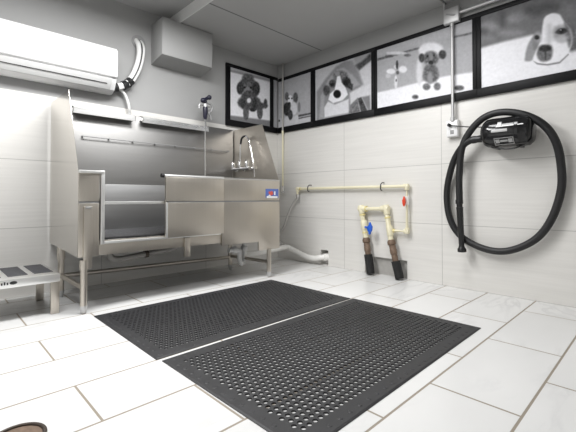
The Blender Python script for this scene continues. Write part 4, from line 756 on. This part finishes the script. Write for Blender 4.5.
# ------------------------------------------------------------------ perforated rubber mats
def mat_mesh(L, W, H=.0065, pitch=.0331, r=.0118, bord=.064):
    """rubber mat with rows of real round holes; origin at its centre on the floor"""
    bm = bmesh.new(); nx = int((L-2*bord)/pitch); ny = int((W-2*bord)/pitch)
    ox, oy = -nx*pitch/2, -ny*pitch/2
    K = 8
    def ring(cx, cy, rr, z): return [bm.verts.new((cx+rr*math.cos(2*PI*(k+.5)/K), cy+rr*math.sin(2*PI*(k+.5)/K), z)) for k in range(K)]
    for j in range(ny):
        sh = 0 if j % 2 else pitch*.5
        n = nx if j % 2 else nx-1
        x0r = ox+sh
        for i in range(n):
            cx = x0r+(i+.5)*pitch; cy = oy+(j+.5)*pitch; h = pitch/2
            top = ring(cx, cy, r, H); bot = ring(cx, cy, r, 0)
            corners = {1: (h, h), 3: (-h, h), 5: (-h, -h), 7: (h, -h)}
            sq = []
            for k in range(K):
                a = 2*PI*(k+.5)/K; c, s_ = math.cos(a), math.sin(a); m = h/max(abs(c), abs(s_))
                sq.append(bm.verts.new((cx+c*m, cy+s_*m, H)))
            cor = [bm.verts.new((cx+sx*h, cy+sy*h, H)) for sx, sy in ((1, 1), (-1, 1), (-1, -1), (1, -1))]
            for k in range(K):
                k2 = (k+1) % K
                if k % 2 == 0: bm.faces.new((top[k], sq[k], cor[k//2], sq[k2], top[k2]))
                else: bm.faces.new((top[k], sq[k], sq[k2], top[k2]))
                bm.faces.new((bot[k], top[k], top[k2], bot[k2]))
        def quad(xa, xb, ya, yb): bm.faces.new([bm.verts.new(v) for v in ((xa, ya, H), (xb, ya, H), (xb, yb, H), (xa, yb, H))])
        ya, yb = oy+j*pitch, oy+(j+1)*pitch
        quad(-L/2+.008, x0r, ya, yb); quad(x0r+n*pitch, L/2-.008, ya, yb)
    quad(-L/2+.008, L/2-.008, -W/2+.008, oy); quad(-L/2+.008, L/2-.008, oy+ny*pitch, W/2-.008)
    e = [(-L/2, -W/2), (L/2, -W/2), (L/2, W/2), (-L/2, W/2)]; i_ = [(x-math.copysign(.008, x), y-math.copysign(.008, y)) for x, y in e]
    eb = [bm.verts.new((*v, 0)) for v in e]; em = [bm.verts.new((*v, .003)) for v in e]; it = [bm.verts.new((*v, H)) for v in i_]
    for k in range(4):
        k2 = (k+1) % 4; bm.faces.new((eb[k], eb[k2], em[k2], em[k])); bm.faces.new((em[k], em[k2], it[k2], it[k]))
    # raised studs around the border
    for side_ in range(2):
        y = (W/2-.035)*(1 if side_ else -1)
        for i in range(int((L-.08)/.066)):
            cx = -L/2+.05+i*.066; t = ring(cx, y, .007, H+.002); b2 = ring(cx, y, .011, H)
            bm.faces.new(t)
            for k in range(K): bm.faces.new((b2[k], b2[(k+1) % K], t[(k+1) % K], t[k]))
        x = (L/2-.035)*(1 if side_ else -1)
        for i in range(int((W-.08)/.066)):
            cy = -W/2+.05+i*.066; t = ring(x, cy, .007, H+.002); b2 = ring(x, cy, .011, H)
            bm.faces.new(t)
            for k in range(K): bm.faces.new((b2[k], b2[(k+1) % K], t[(k+1) % K], t[k]))
    me = bpy.data.meshes.new('rubber_mat'); bm.to_mesh(me); bm.free(); me.materials.append(M['rubber']); return me
me = mat_mesh(1.728, 1.02)
mt = bpy.data.objects.new('rubber_mat', me); COL.objects.link(mt); mt.location = (-1.918, -1.542, .0005)
tag(mt, 'black perforated rubber mat on the floor nearest the tub', 'mat', 'perforated rubber mats')
m2 = mt.copy(); COL.objects.link(m2); m2.location = (-1.898, -2.586, .0005); m2.rotation_euler = (0, 0, math.radians(.55))
tag(m2, 'black perforated rubber mat on the floor nearest the viewer', 'mat', 'perforated rubber mats')

# round floor drain at the lower left
fd = thing('floor_drain', (-3.43, -2.33, 0), 'round metal floor drain rim at the lower left edge of the photo', 'drain')
def annulus(r0, r1, z): return [(0, r0), (0, r1)]
p = MB(); p.tube([(-3.43+.085*math.cos(t*PI/16), -2.33+.085*math.sin(t*PI/16), .004) for t in range(33)], .0075, 10); p.build('rim', M['dark'], fd)
p = MB(); p.lathe([(0, .079), (.003, .079)], (-3.43, -2.33, .0005), (-3.43, -2.33, 1), 32); p.build('cover', M['brass'], fd)

# ------------------------------------------------------------------ light
def area(name, loc, size, power, rot=(0, 0, 0), sy=None, col=(1, 1, 1)):
    l = bpy.data.lights.new(name, 'AREA'); l.energy = power; l.size = size; l.color = col
    if sy: l.shape = 'RECTANGLE'; l.size_y = sy
    o = bpy.data.objects.new(name, l); COL.objects.link(o); o.location = loc; o.rotation_euler = rot
    return o
area('unseen_ceiling_light', (-2.45, -1.45, 2.74), 1.4, 84, sy=.6)
area('unseen_ceiling_light', (-3.75, -1.45, 2.74), .7, 34)
area('unseen_ceiling_light', (-1.3, -2.55, 2.73), .7, 26)  # added fill light, brightens the prints and the upper right wall
wd = bpy.data.worlds.new('room_air'); SC.world = wd; wd.use_nodes = True
wd.node_tree.nodes['Background'].inputs[0].default_value = (.8, .82, .85, 1); wd.node_tree.nodes['Background'].inputs[1].default_value = .3

# ------------------------------------------------------------------ camera
cd = bpy.data.cameras.new('camera'); cam = bpy.data.objects.new('camera', cd); COL.objects.link(cam)
cam.location = (-3.6795, -3.9723, .8648)
cd.sensor_width = 36; cd.lens = 372.92/576*36
cd.shift_x = (288-287.73)/576; cd.shift_y = (190.68-216)/576; cd.clip_start = .02
cam.rotation_euler = Euler((math.radians(90+1.078), 0, math.radians(-44.309)), 'XYZ')
SC.camera = cam
SC.view_settings.view_transform = 'Standard'; SC.view_settings.look = 'None'
SC.view_settings.exposure = 0.0; SC.view_settings.gamma = 1.0; SC.view_settings.use_curve_mapping = False
SC.cycles.max_bounces = 8; SC.cycles.diffuse_bounces = 5; SC.cycles.caustics_reflective = False; SC.cycles.caustics_refractive = False
SC.cycles.sample_clamp_indirect = 6
